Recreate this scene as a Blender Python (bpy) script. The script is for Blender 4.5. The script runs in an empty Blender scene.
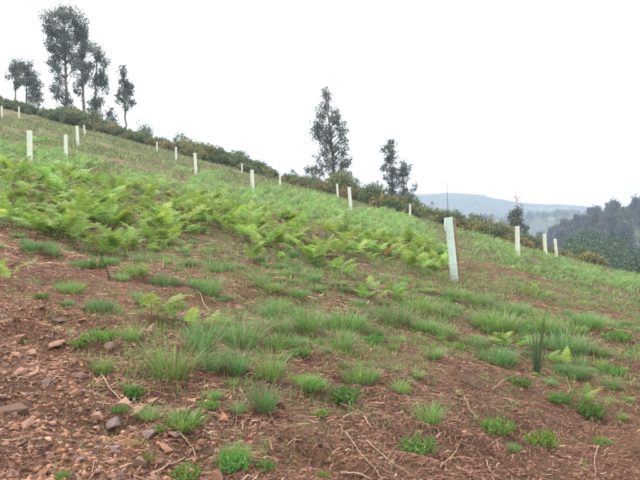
import bpy, math, random
import numpy as np

# ------------------------------------------------------------------ camera, sky, sun, exposure
SC = bpy.context.scene
COL = SC.collection
F, CX, CY = 628.0, 320.0, 240.0          # focal length and centre of the 640x480 photograph, in its pixels
PITCH = math.atan(15 / F)
CAMZ = 1.5
cam_d = bpy.data.cameras.new('camera')
cam_d.sensor_width = 36.0
cam_d.lens = F / 640 * 36
cam_d.clip_end = 20000
cam = bpy.data.objects.new('camera', cam_d)
COL.objects.link(cam)
cam.location = (0, 0, CAMZ)
cam.rotation_euler = (math.pi / 2 - PITCH, 0, 0)
SC.camera = cam

SUN_EL, SUN_AZ = math.radians(58), math.radians(-30)     # behind thin cloud, ahead and a little to the left
world = bpy.data.worlds.new('World')
SC.world = world
world.use_nodes = True
nt = world.node_tree
nt.nodes.clear()
w_out = nt.nodes.new('ShaderNodeOutputWorld')
w_bg = nt.nodes.new('ShaderNodeBackground')
w_sky = nt.nodes.new('ShaderNodeTexSky')
w_sky.sky_type = 'NISHITA'
w_sky.sun_disc = False
w_sky.sun_elevation = SUN_EL
w_sky.sun_rotation = SUN_AZ
w_sky.air_density = 1.0
w_sky.dust_density = 4.0
w_tc = nt.nodes.new('ShaderNodeTexCoord')
w_nz = nt.nodes.new('ShaderNodeTexNoise')
w_nz.inputs['Scale'].default_value = 1.6
w_nz.inputs['Detail'].default_value = 5
w_ramp = nt.nodes.new('ShaderNodeValToRGB')               # an even sheet of high cloud with faint thinner parts
w_ramp.color_ramp.elements[0].position = 0.3
w_ramp.color_ramp.elements[0].color = (9.5, 9.5, 9.6, 1)
w_ramp.color_ramp.elements[1].position = 0.7
w_ramp.color_ramp.elements[1].color = (10.8, 10.7, 10.6, 1)
w_mix = nt.nodes.new('ShaderNodeMix')
w_mix.data_type = 'RGBA'
w_mix.inputs['Factor'].default_value = 0.88
nt.links.new(w_tc.outputs['Generated'], w_nz.inputs['Vector'])
nt.links.new(w_nz.outputs['Fac'], w_ramp.inputs['Fac'])
nt.links.new(w_sky.outputs['Color'], w_mix.inputs[6])
nt.links.new(w_ramp.outputs['Color'], w_mix.inputs[7])
nt.links.new(w_mix.outputs[2], w_bg.inputs['Color'])
w_bg.inputs['Strength'].default_value = 0.1
nt.links.new(w_bg.outputs['Background'], w_out.inputs['Surface'])

sun_d = bpy.data.lights.new('sun', 'SUN')
sun_d.energy = 1.4
sun_d.angle = math.radians(22)
sun_d.color = (1.0, 0.96, 0.9)
sun = bpy.data.objects.new('sun', sun_d)
COL.objects.link(sun)
sun.rotation_euler = (math.pi / 2 - SUN_EL, 0, math.pi - SUN_AZ)
sun.location = (0, 0, 60)

SC.view_settings.view_transform = 'Standard'
SC.view_settings.look = 'None'
SC.view_settings.gamma = 1
SC.view_settings.use_curve_mapping = False
SC.view_settings.exposure = 1.6
SC.render.engine = 'CYCLES'
SC.cycles.use_denoising = False      # grain as of a small camera rather than smeared leaves
SC.cycles.filter_width = 1.7
SC.cycles.max_bounces = 5
SC.cycles.diffuse_bounces = 3
SC.cycles.transmission_bounces = 4
SC.cycles.volume_bounces = 0

rng = np.random.default_rng(7)
random.seed(7)
PI = math.pi


# ------------------------------------------------------------------ noise and terrain
def _hash(ix, iy, seed):
    h = (ix.astype(np.int64) * 374761393 + iy.astype(np.int64) * 668265263 + seed * 1442695041) & 0xFFFFFFFF
    h = ((h ^ (h >> 13)) * 1274126177) & 0xFFFFFFFF
    return ((h ^ (h >> 16)) & 0xFFFF) / 65535.0


def vnoise(x, y, seed=0):
    x = np.asarray(x, float); y = np.asarray(y, float)
    ix, iy = np.floor(x), np.floor(y)
    fx, fy = x - ix, y - iy
    fx = fx * fx * fx * (fx * (fx * 6 - 15) + 10)
    fy = fy * fy * fy * (fy * (fy * 6 - 15) + 10)
    a, b = _hash(ix, iy, seed), _hash(ix + 1, iy, seed)
    c, d = _hash(ix, iy + 1, seed), _hash(ix + 1, iy + 1, seed)
    return (a + (b - a) * fx) * (1 - fy) + (c + (d - c) * fx) * fy - 0.5


def fbm(x, y, seed=0, octv=3):
    s, a, f = 0, 1.0, 1.0
    for o in range(octv):
        s = s + a * vnoise(x * f + 17.3 * o, y * f - 9.1 * o, seed + o)
        a *= 0.5; f *= 2.03
    return s


PC = [-1.5008, -0.19102, 0.076392, -0.00053214, -0.00099767, 0.00013265, 1.5316e-06, -1.1731e-05, -2.3496e-06]


def _poly(X, Y):
    return (PC[0] + PC[1] * X + PC[2] * Y + PC[3] * X * Y + PC[4] * X * X + PC[5] * Y * Y
            + PC[6] * X * X * Y + PC[7] * X * Y * Y + PC[8] * Y ** 3)


RX = np.array([-120, -60, -36, -28, -21, -11.6, -4.1, 1.9, 7.3, 11.6, 15.4, 18, 30])
RY = np.array([98, 84, 76, 74, 72, 70, 66.5, 62.5, 59, 56, 52.5, 47, 30.])


def crest(X, Y):
    """metres beyond the edge of the hillside (positive = past the hedge, where it falls to the valley)"""
    s1 = (Y - np.interp(X, RX, RY)) * 0.93
    s2 = X - 20.0
    m = np.maximum(s1, s2)
    return m + 2.0 * np.log(np.exp((s1 - m) / 2.0) + np.exp((s2 - m) / 2.0))


HOLLOWS = [(-2.55, 5.9, 0.22, 0.13), (1.42, 4.55, 0.1, 0.09), (-1.2, 3.1, 0.14, 0.05), (2.3, 5.2, 0.16, 0.07)]   # dips in the broken soil


def H(X, Y):
    X = np.asarray(X, float); Y = np.asarray(Y, float)
    xc, yc = np.clip(X, -60, 26), np.clip(Y, -12, 82)
    z = _poly(xc, yc)
    z = z - 0.16 * 60 * np.tanh((X - xc) / 60) + 0.05 * 40 * np.tanh((Y - yc) / 40)
    s = np.maximum(crest(X, Y) - 1.0, 0)
    z = z - np.where(s < 20, 0.0125 * s * s, 5.0 + 0.5 * (s - 20))
    r = np.hypot(X, Y)
    # valley floor and the hills beyond
    fl = -52 + 6 * fbm(X / 90, Y / 90, 50, 3)
    th = np.where(Y > 1, X / np.maximum(Y, 1), np.where(X > 0, 3.0, -3.0)) * F + CX   # bearing, in photo columns
    mid = np.interp(th, [420, 500, 545, 575, 600, 640, 720, 900, 2200], [-40, -28, -20, -9, -2, 3, 12, 18, -30])
    fl = fl + (mid + 52) * np.exp(-((r - 440) / 185) ** 2) * (Y > 1)
    lay2 = np.interp(th, [-900, 300, 440, 500, 560, 600, 700, 2200], [-30, -10, 2, 10, 15, 14, 6, -30])
    fl = np.maximum(fl, -52 + (lay2 + 52) * np.exp(-((r - 1050) / 260) ** 2) * (Y > 1) + 6 * fbm(X / 120, Y / 120, 61, 3))
    far = np.interp(th, [-900, 100, 300, 380, 445, 480, 500, 520, 545, 570, 600, 640, 800, 2200],
                    [36, 63, 90, 99, 102, 91, 82, 71, 64, 58, 49, 38, 54, 18])
    fl = np.maximum(fl, -52 + (far + 52) * np.exp(-((np.minimum(r, 2100) - 2100) / 550) ** 2) + 9 * fbm(X / 160, Y / 160, 71, 4))
    k = 6.0
    z = np.maximum(z, fl) + k * np.log1p(np.exp(-np.abs(z - fl) / k)) * (r > 100)
    # small relief of the broken ground
    def w(lam):
        return np.clip(lam / (0.022 * r + 1e-3) - 1.0, 0, 1)
    z = z + 0.16 * fbm(X / 2.3, Y / 2.3, 1, 2) * np.clip(r / 3, 0, 1)
    wx, wy = X + 0.25 * vnoise(X / 0.5, Y / 0.5, 15), Y + 0.25 * vnoise(X / 0.5, Y / 0.5, 16)
    z = z + w(0.6) * 0.13 * (0.35 - np.abs(vnoise(wx / 0.62, wy / 0.45, 5)))
    z = z + w(0.2) * 0.06 * vnoise(wx / 0.21, wy / 0.17, 6)
    z = z + w(0.09) * 0.035 * vnoise(X / 0.087, Y / 0.079, 8)
    z = z + w(0.035) * 0.016 * vnoise(X / 0.035, Y / 0.035, 9)
    for (hx_, hy_, hr, hd_) in HOLLOWS:
        z = z - hd_ * np.exp(-(((X - hx_) / (1.5 * hr)) ** 2 + ((Y - hy_) / hr) ** 2))
    return z + CAMZ


CP, SP = math.cos(PITCH), math.sin(PITCH)


def proj(X, Y, Z):
    z = Z - CAMZ
    f = np.maximum(Y * CP - z * SP, 1e-3)
    return CX + F * X / f, CY - F * (Y * SP + z * CP) / f, f


_T = np.exp(np.linspace(math.log(1.6), math.log(130), 5000))


def at(px, py):
    """where the line of sight through a photo pixel first meets the ground"""
    dx, du = (px - CX) / F, (CY - py) / F
    d = np.array([dx, CP + du * SP, -SP + du * CP])
    P = _T[:, None] * d[None]
    hit = np.nonzero(P[:, 2] + CAMZ < H(P[:, 0], P[:, 1]))[0]
    t = _T[hit[0]] if len(hit) else 130
    x, y = d[0] * t, d[1] * t
    return x, y, float(H(x, y))


# ------------------------------------------------------------------ mesh and material helpers
def mesh_from(name, V, Q, mats, col=None, smooth=False, mi=None):
    V = np.ascontiguousarray(V, np.float32); Q = np.ascontiguousarray(Q, np.int32)
    k = Q.shape[1]
    me = bpy.data.meshes.new(name)
    me.vertices.add(len(V)); me.vertices.foreach_set('co', V.ravel())
    me.loops.add(Q.size); me.loops.foreach_set('vertex_index', Q.ravel())
    me.polygons.add(len(Q))
    me.polygons.foreach_set('loop_start', np.arange(0, Q.size, k, dtype=np.int32))
    me.polygons.foreach_set('loop_total', np.full(len(Q), k, np.int32))
    if smooth:
        me.polygons.foreach_set('use_smooth', np.ones(len(Q), bool))
    if col is not None:
        a = me.color_attributes.new('tint', 'FLOAT_COLOR', 'POINT')
        c = np.ones((len(V), 4), np.float32); c[:, :3] = col
        a.data.foreach_set('color', c.ravel())
    for m in (mats if isinstance(mats, (list, tuple)) else [mats]):
        me.materials.append(m)
    if mi is not None:
        me.polygons.foreach_set('material_index', np.asarray(mi, np.int32))
    me.update(calc_edges=True)
    me.validate()
    return me


def link(name, me, parent=None, loc=(0, 0, 0), rot=(0, 0, 0), scale=1.0):
    o = bpy.data.objects.new(name, me)
    COL.objects.link(o)
    o.location = loc; o.rotation_euler = rot
    o.scale = (scale, scale, scale) if np.isscalar(scale) else scale
    if parent is not None:
        o.parent = parent
    return o


def tag(o, label=None, cat=None, group=None, kind=None):
    if label: o['label'] = label
    if cat: o['category'] = cat
    if group: o['group'] = group
    if kind: o['kind'] = kind
    return o


def root(name, loc, label, cat, group=None, rot=(0, 0, 0), scale=1.0):
    return tag(link(name, None, None, loc, rot, scale), label, cat, group)


class Geo:
    """collects quads with a tint per vertex"""
    def __init__(s): s.V, s.Q, s.C, s.n = [], [], [], 0
    def add(s, V, Q, C):
        V = np.asarray(V, float).reshape(-1, 3)
        s.V.append(V); s.Q.append(np.asarray(Q) + s.n); s.n += len(V)
        s.C.append(np.broadcast_to(np.asarray(C, float), (len(V), 3)))
    def mesh(s, name, mat, smooth=False):
        return mesh_from(name, np.concatenate(s.V), np.concatenate(s.Q), mat, np.concatenate(s.C), smooth)


def tube(path, rad, k=6, twist=0.0):
    """tapered tube along a path: quads, closed to a point-like tip ring"""
    P = np.asarray(path, float); n = len(P)
    T = np.gradient(P, axis=0); T /= np.linalg.norm(T, axis=1)[:, None] + 1e-9
    ref = np.array([0.31, 0.95, 0.05]) if abs(T[0][2]) > 0.8 else np.array([0, 0, 1.0])
    A = np.cross(T, ref); A /= np.linalg.norm(A, axis=1)[:, None] + 1e-9
    B = np.cross(T, A)
    th = np.linspace(0, 2 * PI, k, endpoint=False) + twist
    R = np.asarray(rad, float) * np.ones(n)
    V = P[:, None] + R[:, None, None] * (np.cos(th)[None, :, None] * A[:, None] + np.sin(th)[None, :, None] * B[:, None])
    i, j = np.meshgrid(np.arange(n - 1), np.arange(k), indexing='ij')
    a = i * k + j; b = i * k + (j + 1) % k
    Q = np.stack([a, b, b + k, a + k], -1).reshape(-1, 4)
    return V.reshape(-1, 3), Q


def blades(base, az, lean, length, width, bend, nseg=3, tip=0.12):
    """curved grass-like strips; lean = angle from vertical at the root, bend = extra lean by the tip"""
    n = len(base)
    t = np.linspace(0, 1, nseg + 1)
    d = np.stack([np.cos(az), np.sin(az)], 1); sd = np.stack([-np.sin(az), np.cos(az)], 1)
    ang = lean[:, None] + bend[:, None] * t[None] ** 1.3
    am = (ang[:, 1:] + ang[:, :-1]) / 2
    h = np.concatenate([np.zeros((n, 1)), np.cumsum(np.sin(am), 1)], 1) * length[:, None] / nseg
    v = np.concatenate([np.zeros((n, 1)), np.cumsum(np.cos(am), 1)], 1) * length[:, None] / nseg
    w = width[:, None] * np.where(t < 0.35, 0.75 + 0.7 * t, 1 - (t - 0.35) / 0.65 * (1 - tip))[None] / 2
    V = np.empty((n, nseg + 1, 2, 3))
    for q, sg in enumerate((-1, 1)):
        V[:, :, q, 0] = base[:, 0, None] + d[:, 0, None] * h + sg * sd[:, 0, None] * w
        V[:, :, q, 1] = base[:, 1, None] + d[:, 1, None] * h + sg * sd[:, 1, None] * w
        V[:, :, q, 2] = base[:, 2, None] + v
    i = np.arange(n)[:, None] * (2 * (nseg + 1)) + 2 * np.arange(nseg)[None]
    Q = np.stack([i, i + 1, i + 3, i + 2], -1).reshape(-1, 4)
    return V.reshape(-1, 3), Q


def leaves(P, D, length, width, nrm=None):
    """diamond leaves at P pointing along D"""
    n = len(P)
    D = D / (np.linalg.norm(D, axis=1)[:, None] + 1e-9)
    R = rng.normal(size=(n, 3)) if nrm is None else nrm
    S = np.cross(D, R); S /= np.linalg.norm(S, axis=1)[:, None] + 1e-9
    L = np.asarray(length)[:, None]; W = np.asarray(width)[:, None]
    V = np.stack([P, P + D * L * .45 + S * W / 2, P + D * L, P + D * L * .45 - S * W / 2], 1)
    return V.reshape(-1, 3), np.arange(4 * n).reshape(-1, 4)


def vary(c, n, dv=0.2, dh=0.06):
    """n colours around c: brightness and a little hue apart"""
    c = np.asarray(c, float)
    b = np.exp(rng.normal(0, dv, (n, 1)))
    return np.clip(c * b * (1 + rng.normal(0, dh, (n, 3))), 0.002, 0.9)


def new_mat(name):
    m = bpy.data.materials.new(name); m.use_nodes = True
    return m, m.node_tree, m.node_tree.nodes['Principled BSDF'], m.node_tree.nodes['Material Output']


def leaf_mat(name, trans=0.35, rough=0.6, spec=0.25, var=0.25):
    m, t, p, out = new_mat(name)
    at_ = t.nodes.new('ShaderNodeAttribute'); at_.attribute_name = 'tint'
    oi = t.nodes.new('ShaderNodeObjectInfo')
    mr = t.nodes.new('ShaderNodeMapRange'); mr.inputs[3].default_value = 1 - var; mr.inputs[4].default_value = 1 + var
    hs = t.nodes.new('ShaderNodeHueSaturation')
    mh = t.nodes.new('ShaderNodeMath'); mh.operation = 'MULTIPLY'; mh.inputs[1].default_value = 7.31
    mf = t.nodes.new('ShaderNodeMath'); mf.operation = 'FRACT'
    m2 = t.nodes.new('ShaderNodeMapRange'); m2.inputs[3].default_value = .5 - var * .09; m2.inputs[4].default_value = .5 + var * .07
    t.links.new(oi.outputs['Random'], mh.inputs[0]); t.links.new(mh.outputs[0], mf.inputs[0]); t.links.new(mf.outputs[0], m2.inputs[0]); t.links.new(m2.outputs[0], hs.inputs['Hue'])
    t.links.new(oi.outputs['Random'], mr.inputs[0]); t.links.new(mr.outputs[0], hs.inputs['Value'])
    t.links.new(at_.outputs['Color'], hs.inputs['Color'])
    p.inputs['Roughness'].default_value = rough
    p.inputs['Specular IOR Level'].default_value = spec
    t.links.new(hs.outputs[0], p.inputs['Base Color'])
    tr = t.nodes.new('ShaderNodeBsdfTranslucent')
    mx = t.nodes.new('ShaderNodeMixShader'); mx.inputs[0].default_value = trans
    t.links.new(hs.outputs[0], tr.inputs['Color'])
    t.links.new(p.outputs[0], mx.inputs[1]); t.links.new(tr.outputs[0], mx.inputs[2])
    t.links.new(mx.outputs[0], out.inputs['Surface'])
    return m


def noise_node(t, scale, detail=4, rough=0.6, vec=None):
    n = t.nodes.new('ShaderNodeTexNoise')
    n.inputs['Scale'].default_value = scale; n.inputs['Detail'].default_value = detail
    n.inputs['Roughness'].default_value = rough
    if vec is not None: t.links.new(vec, n.inputs['Vector'])
    return n


def ramp_node(t, fac, stops):
    r = t.nodes.new('ShaderNodeValToRGB')
    e = r.color_ramp.elements
    while len(e) < len(stops): e.new(0.5)
    for q, (p, c) in enumerate(stops):
        e[q].position = p; e[q].color = (*c, 1)
    t.links.new(fac, r.inputs['Fac'])
    return r


def mix_node(t, fac, a, b, mode='MIX'):
    m = t.nodes.new('ShaderNodeMix'); m.data_type = 'RGBA'; m.blend_type = mode
    for s, v in ((m.inputs[0], fac), (m.inputs[6], a), (m.inputs[7], b)):
        if hasattr(v, 'is_linked'): t.links.new(v, s)
        elif isinstance(v, tuple): s.default_value = (*v, 1)
        else: s.default_value = v
    return m.outputs[2]


def rough_mat(name, stops, scale=6.0, bump=0.3, bscale=30, rough=0.85, tint=False, var=0.0, objc=True):
    """earthy, stony or woody surface: noise colours, fine relief, optional tint per piece"""
    m, t, p, out = new_mat(name)
    tc = t.nodes.new('ShaderNodeTexCoord'); vec = tc.outputs['Object']
    n1 = noise_node(t, scale, 6, 0.65, vec)
    c = ramp_node(t, n1.outputs['Fac'], stops).outputs[0]
    if tint:
        a = t.nodes.new('ShaderNodeAttribute'); a.attribute_name = 'tint'
        c = mix_node(t, 1.0, c, a.outputs['Color'], 'MULTIPLY')
    if var:
        oi = t.nodes.new('ShaderNodeObjectInfo')
        hs = t.nodes.new('ShaderNodeHueSaturation')
        mr = t.nodes.new('ShaderNodeMapRange'); mr.inputs[3].default_value = 1 - var; mr.inputs[4].default_value = 1 + var
        t.links.new(oi.outputs['Random'], mr.inputs[0]); t.links.new(mr.outputs[0], hs.inputs['Value'])
        t.links.new(c, hs.inputs['Color']); c = hs.outputs[0]
    t.links.new(c, p.inputs['Base Color'])
    p.inputs['Roughness'].default_value = rough
    p.inputs['Specular IOR Level'].default_value = 0.25
    if bump:
        n2 = noise_node(t, bscale, 8, 0.7, vec)
        b = t.nodes.new('ShaderNodeBump'); b.inputs['Strength'].default_value = bump; b.inputs['Distance'].default_value = 0.02
        t.links.new(n2.outputs['Fac'], b.inputs['Height']); t.links.new(b.outputs[0], p.inputs['Normal'])
    return m


M_LEAF = leaf_mat('bracken_leaf', 0.42, 0.55, 0.3, 0.32)
M_GRASS = leaf_mat('grass_blade', 0.35, 0.5, 0.3, 0.15)
M_SHRUB = leaf_mat('shrub_leaf', 0.25, 0.6, 0.3)
M_EUC = leaf_mat('eucalyptus_leaf', 0.2, 0.55, 0.35, 0.1)
M_STRAW = leaf_mat('dead_stalk', 0.1, 0.75, 0.2)
M_BARK = rough_mat('bark', [(0.3, (0.09, 0.075, 0.062)), (0.55, (0.2, 0.17, 0.145)), (0.75, (0.32, 0.29, 0.25))], 2.0, 0.5, 9)
M_TWIG = rough_mat('twig_bark', [(0.3, (0.2, 0.12, 0.085)), (0.7, (0.42, 0.3, 0.22))], 14.0, 0.3, 60)
M_DTWIG = rough_mat('dark_twig_bark', [(0.3, (0.02, 0.017, 0.014)), (0.7, (0.06, 0.05, 0.04))], 14.0, 0.3, 60)
M_STONE = rough_mat('stone', [(0.25, (0.55, 0.5, 0.48)), (0.5, (0.85, 0.82, 0.8)), (0.75, (1.15, 1.1, 1.05))], 16, 0.5, 70, 0.8, tint=True, var=0.25)
M_CLOD = rough_mat('soil_clod', [(0.3, (0.7, 0.7, 0.7)), (0.7, (1.15, 1.1, 1.05))], 20, 0.4, 90, 0.95, tint=True)

# soil: red-brown earth darker in the low spots of the fine relief, with paler crumbs and flecks of leaf litter
M_SOIL, t, p, out = new_mat('soil')
tc = t.nodes.new('ShaderNodeTexCoord'); vec = tc.outputs['Object']
n_big = noise_node(t, 0.5, 4, 0.6, vec)
n_mid = noise_node(t, 7, 6, 0.7, vec)
n_fine = noise_node(t, 45, 5, 0.75, vec)
n_grit = noise_node(t, 150, 3, 0.7, vec)
c1 = ramp_node(t, n_mid.outputs['Fac'], [(0.3, (0.05, 0.029, 0.022)), (0.48, (0.115, 0.064, 0.047)), (0.68, (0.2, 0.122, 0.09))]).outputs[0]
c2 = ramp_node(t, n_fine.outputs['Fac'], [(0.36, (0.04, 0.024, 0.019)), (0.5, (0.125, 0.07, 0.052)), (0.62, (0.27, 0.175, 0.13))]).outputs[0]
c3 = mix_node(t, 0.55, c1, c2)
c4 = ramp_node(t, n_grit.outputs['Fac'], [(0.38, (0.45, 0.43, 0.42)), (0.52, (1.0, 1.0, 1.0)), (0.66, (1.6, 1.55, 1.5))]).outputs[0]
c5 = mix_node(t, 1.0, c3, c4, 'MULTIPLY')
c6 = ramp_node(t, n_big.outputs['Fac'], [(0.35, (0.82, 0.84, 0.88)), (0.65, (1.15, 1.08, 1.02))]).outputs[0]
c7 = mix_node(t, 1.0, c5, c6, 'MULTIPLY')
va = t.nodes.new('ShaderNodeAttribute'); va.attribute_name = 'cover'
n_mo = noise_node(t, 3.2, 6, 0.75, vec)
mo = t.nodes.new('ShaderNodeMath'); mo.operation = 'MULTIPLY'
mo_r = ramp_node(t, n_mo.outputs['Fac'], [(0.42, (0, 0, 0)), (0.6, (1, 1, 1))])
t.links.new(va.outputs['Fac'], mo.inputs[0]); t.links.new(mo_r.outputs[0], mo.inputs[1])
moss = ramp_node(t, n_fine.outputs['Fac'], [(0.3, (0.08, 0.11, 0.045)), (0.7, (0.17, 0.215, 0.09))]).outputs[0]
c7 = mix_node(t, 1.0, c7, (1.06, 0.99, 0.86), 'MULTIPLY')
c8 = mix_node(t, mo.outputs[0], c7, moss)
t.links.new(c8, p.inputs['Base Color'])
p.inputs['Roughness'].default_value = 0.95
p.inputs['Specular IOR Level'].default_value = 0.15
bm1 = t.nodes.new('ShaderNodeBump'); bm1.inputs['Strength'].default_value = 1.0; bm1.inputs['Distance'].default_value = 0.03
bm2 = t.nodes.new('ShaderNodeBump'); bm2.inputs['Strength'].default_value = 0.7; bm2.inputs['Distance'].default_value = 0.008
t.links.new(n_fine.outputs['Fac'], bm1.inputs['Height']); t.links.new(n_grit.outputs['Fac'], bm2.inputs['Height'])
t.links.new(bm1.outputs[0], bm2.inputs['Normal']); t.links.new(bm2.outputs[0], p.inputs['Normal'])

# hills: woods and meadows in patches
M_HILL, t, p, out = new_mat('hill_cover')
tc = t.nodes.new('ShaderNodeTexCoord'); vec = tc.outputs['Object']
n1 = noise_node(t, 0.006, 3, 0.5, vec); n2 = noise_node(t, 0.09, 5, 0.7, vec)
wood = ramp_node(t, n2.outputs['Fac'], [(0.3, (0.02, 0.032, 0.02)), (0.7, (0.06, 0.085, 0.045))]).outputs[0]
mead = ramp_node(t, n2.outputs['Fac'], [(0.3, (0.08, 0.115, 0.05)), (0.7, (0.15, 0.19, 0.085))]).outputs[0]
sel = ramp_node(t, n1.outputs['Fac'], [(0.57, (0, 0, 0)), (0.63, (1, 1, 1))]).outputs[0]
t.links.new(mix_node(t, sel, wood, mead), p.inputs['Base Color'])
p.inputs['Roughness'].default_value = 0.95

# ------------------------------------------------------------------ where things grow (read off the photograph, row by row)
MX = np.arange(0, 641, 80)
MY = np.array([110, 130, 150, 170, 190, 210, 230, 250, 270, 290, 310, 340, 370, 400, 440, 480.])
BRACKEN = np.array([
    [2, 0, 0, 0, 0, 0, 0, 0, 0], [5, 3, 0, 0, 0, 0, 0, 0, 0], [6, 3, 1, 1, 0, 0, 0, 0, 0], [8, 7, 3, 1, 0, 0, 0, 0, 0],
    [9, 9, 8, 5, 3, 2, 0, 0, 0], [9, 9, 9, 8, 7, 5, 3, 0, 0], [2, 7, 9, 9, 9, 8, 6, 5, 3], [0, 2, 6, 7, 9, 9, 8, 8, 7],
    [0, 0, 0, 1, 6, 5, 3, 8, 9], [0, 0, 0, 0, 0, 0, 0, 4, 9], [0, 0, 0, 0, 0, 0, 0, 0, 2]] + [[0] * 9] * 5) / 9.0
GRASS = np.array([
    [9, 8, 5, 4, 4, 4, 4, 4, 4], [9, 8, 4, 3, 4, 4, 4, 4, 4], [9, 6, 3, 3, 3, 4, 4, 4, 4], [6, 4, 3, 3, 4, 4, 4, 4, 4],
    [3, 3, 3, 3, 4, 4, 4, 4, 4], [3, 3, 3, 3, 3, 4, 4, 4, 4], [2, 3, 4, 3, 3, 3, 4, 5, 5], [2, 2, 4, 3, 3, 3, 3, 5, 5],
    [1, 2, 4, 5, 5, 5, 2, 5, 5], [1, 2, 4, 5, 6, 7, 4, 4, 5], [0, 1, 4, 6, 7, 8, 7, 5, 4], [0, 1, 5, 6, 6, 6, 7, 7, 5],
    [0, 0, 5, 4, 4, 3, 3, 4, 4], [0, 0, 3, 3, 3, 2, 1, 2, 2], [0, 0, 2, 2, 1, 1, 1, 1, 1], [0, 0, 0, 1, 0, 0, 0, 0, 0]]) / 9.0
STONY = np.array([[0] * 9] * 8 + [[2, 0, 0, 0, 0, 0, 0, 0, 0], [5, 1, 0, 0, 0, 0, 0, 0, 0], [7, 2, 0, 0, 0, 0, 0, 0, 0],
    [9, 6, 1, 0, 0, 0, 0, 0, 0], [9, 8, 1, 0, 0, 0, 0, 0, 0], [9, 9, 2, 1, 0, 0, 0, 0, 0], [9, 9, 4, 1, 0, 0, 0, 0, 0], [9, 9, 4, 0, 0, 0, 0, 0, 0]]) / 9.0


def look(tab, px, py):
    gx = np.clip(px / 80, 0, 7.999); ix = gx.astype(int); fx = gx - ix
    gy = np.interp(py, MY, np.arange(len(MY))); gy = np.clip(gy, 0, len(MY) - 1.001); iy = gy.astype(int); fy = gy - iy
    return ((tab[iy, ix] * (1 - fx) + tab[iy, ix + 1] * fx) * (1 - fy) + (tab[iy + 1, ix] * (1 - fx) + tab[iy + 1, ix + 1] * fx) * fy)


def dens(tab, X, Y, Z=None):
    px, py, f = proj(X, Y, H(X, Y) if Z is None else Z)
    return look(tab, px, py)


def scatter(n, r0, r1, power=1.0, az=0.68):
    """random spots on the hillside between two distances; power 1 = even per area, 0 = even per log distance"""
    u = rng.random(n)
    if power == 0: r = r0 * (r1 / r0) ** u
    else:
        e = 2 * power
        r = (r0 ** e + u * (r1 ** e - r0 ** e)) ** (1 / e)
    a = rng.uniform(-az, az, n)
    X, Y = r * np.sin(a), r * np.cos(a)
    k = crest(X, Y) < 3
    return X[k], Y[k]


# ------------------------------------------------------------------ the ground and the far hills
def sheet(radii, az):
    R, A = np.meshgrid(radii, az, indexing='ij')
    X, Y = R * np.sin(A), R * np.cos(A)
    Z = H(X, Y)
    n, m = R.shape
    i, j = np.meshgrid(np.arange(n - 1), np.arange(m - 1), indexing='ij')
    a = i * m + j
    Q = np.stack([a, a + 1, a + 1 + m, a + m], -1).reshape(-1, 4)[:, ::-1]
    return np.stack([X, Y, Z], -1).reshape(-1, 3), Q


fine = np.linspace(-0.74, 0.74, 380)
azs = np.concatenate([np.linspace(-PI, -0.78, 40), fine, np.linspace(0.78, PI, 40)])
rad = np.concatenate([[0.02, 0.5, 1.0, 1.5], np.exp(np.linspace(math.log(2.0), math.log(24), 405)), np.exp(np.linspace(math.log(24.5), math.log(200), 120))])
V, Q = sheet(rad, azs)
me = mesh_from('ground', V, Q, M_SOIL, None, True)
px, py, f = proj(V[:, 0], V[:, 1], V[:, 2])
cov = look(GRASS, px, py) * 0.75 + look(BRACKEN, px, py) * 0.5
cov = np.where(V[:, 1] < 1, 0.3, np.clip(cov + np.clip((f - 16) / 40, 0, 0.42), 0, 1))
a = me.attributes.new('cover', 'FLOAT', 'POINT'); a.data.foreach_set('value', cov.astype(np.float32))
tag(link('ground', me), 'reddish brown broken soil of the planted hillside', None, None, 'structure')
rad = np.exp(np.linspace(math.log(199), math.log(2440), 170))
V, Q = sheet(rad, np.concatenate([np.linspace(-PI, -0.7, 60), np.linspace(-0.68, 0.68, 300), np.linspace(0.7, PI, 60)]))
V[:, 2] -= 0.3 * (np.hypot(V[:, 0], V[:, 1]) < 205)
r_ = np.hypot(V[:, 0], V[:, 1])
tag(link('hills', mesh_from('hills', V, Q, M_HILL, None, True)), 'hazy wooded hills and meadows across the valley', None, None, 'structure')

# ------------------------------------------------------------------ haze over the valley
bm_v = np.array([[x, y, z] for z in (-75.0, 190.0) for y in (-2500.0, 2500.0) for x in (-2500.0, 2500.0)])
bm_q = np.array([[0, 2, 3, 1], [4, 5, 7, 6], [0, 1, 5, 4], [2, 6, 7, 3], [0, 4, 6, 2], [1, 3, 7, 5]])
M_HAZE, t, p, out = new_mat('haze_air')
t.nodes.remove(p)
pv = t.nodes.new('ShaderNodeVolumePrincipled')
pv.inputs['Color'].default_value = (0.47, 0.58, 0.72, 1)
pv.inputs['Density'].default_value = 0.0007
pv.inputs['Density Attribute'].default_value = ''
pv.inputs['Temperature Attribute'].default_value = ''
pv.inputs['Anisotropy'].default_value = 0.2
t.links.new(pv.outputs[0], out.inputs['Volume'])
hz = link('haze', mesh_from('haze', bm_v, bm_q, M_HAZE))
tag(hz, 'pale blue haze filling the valley air', 'haze', None, 'stuff')


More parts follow.
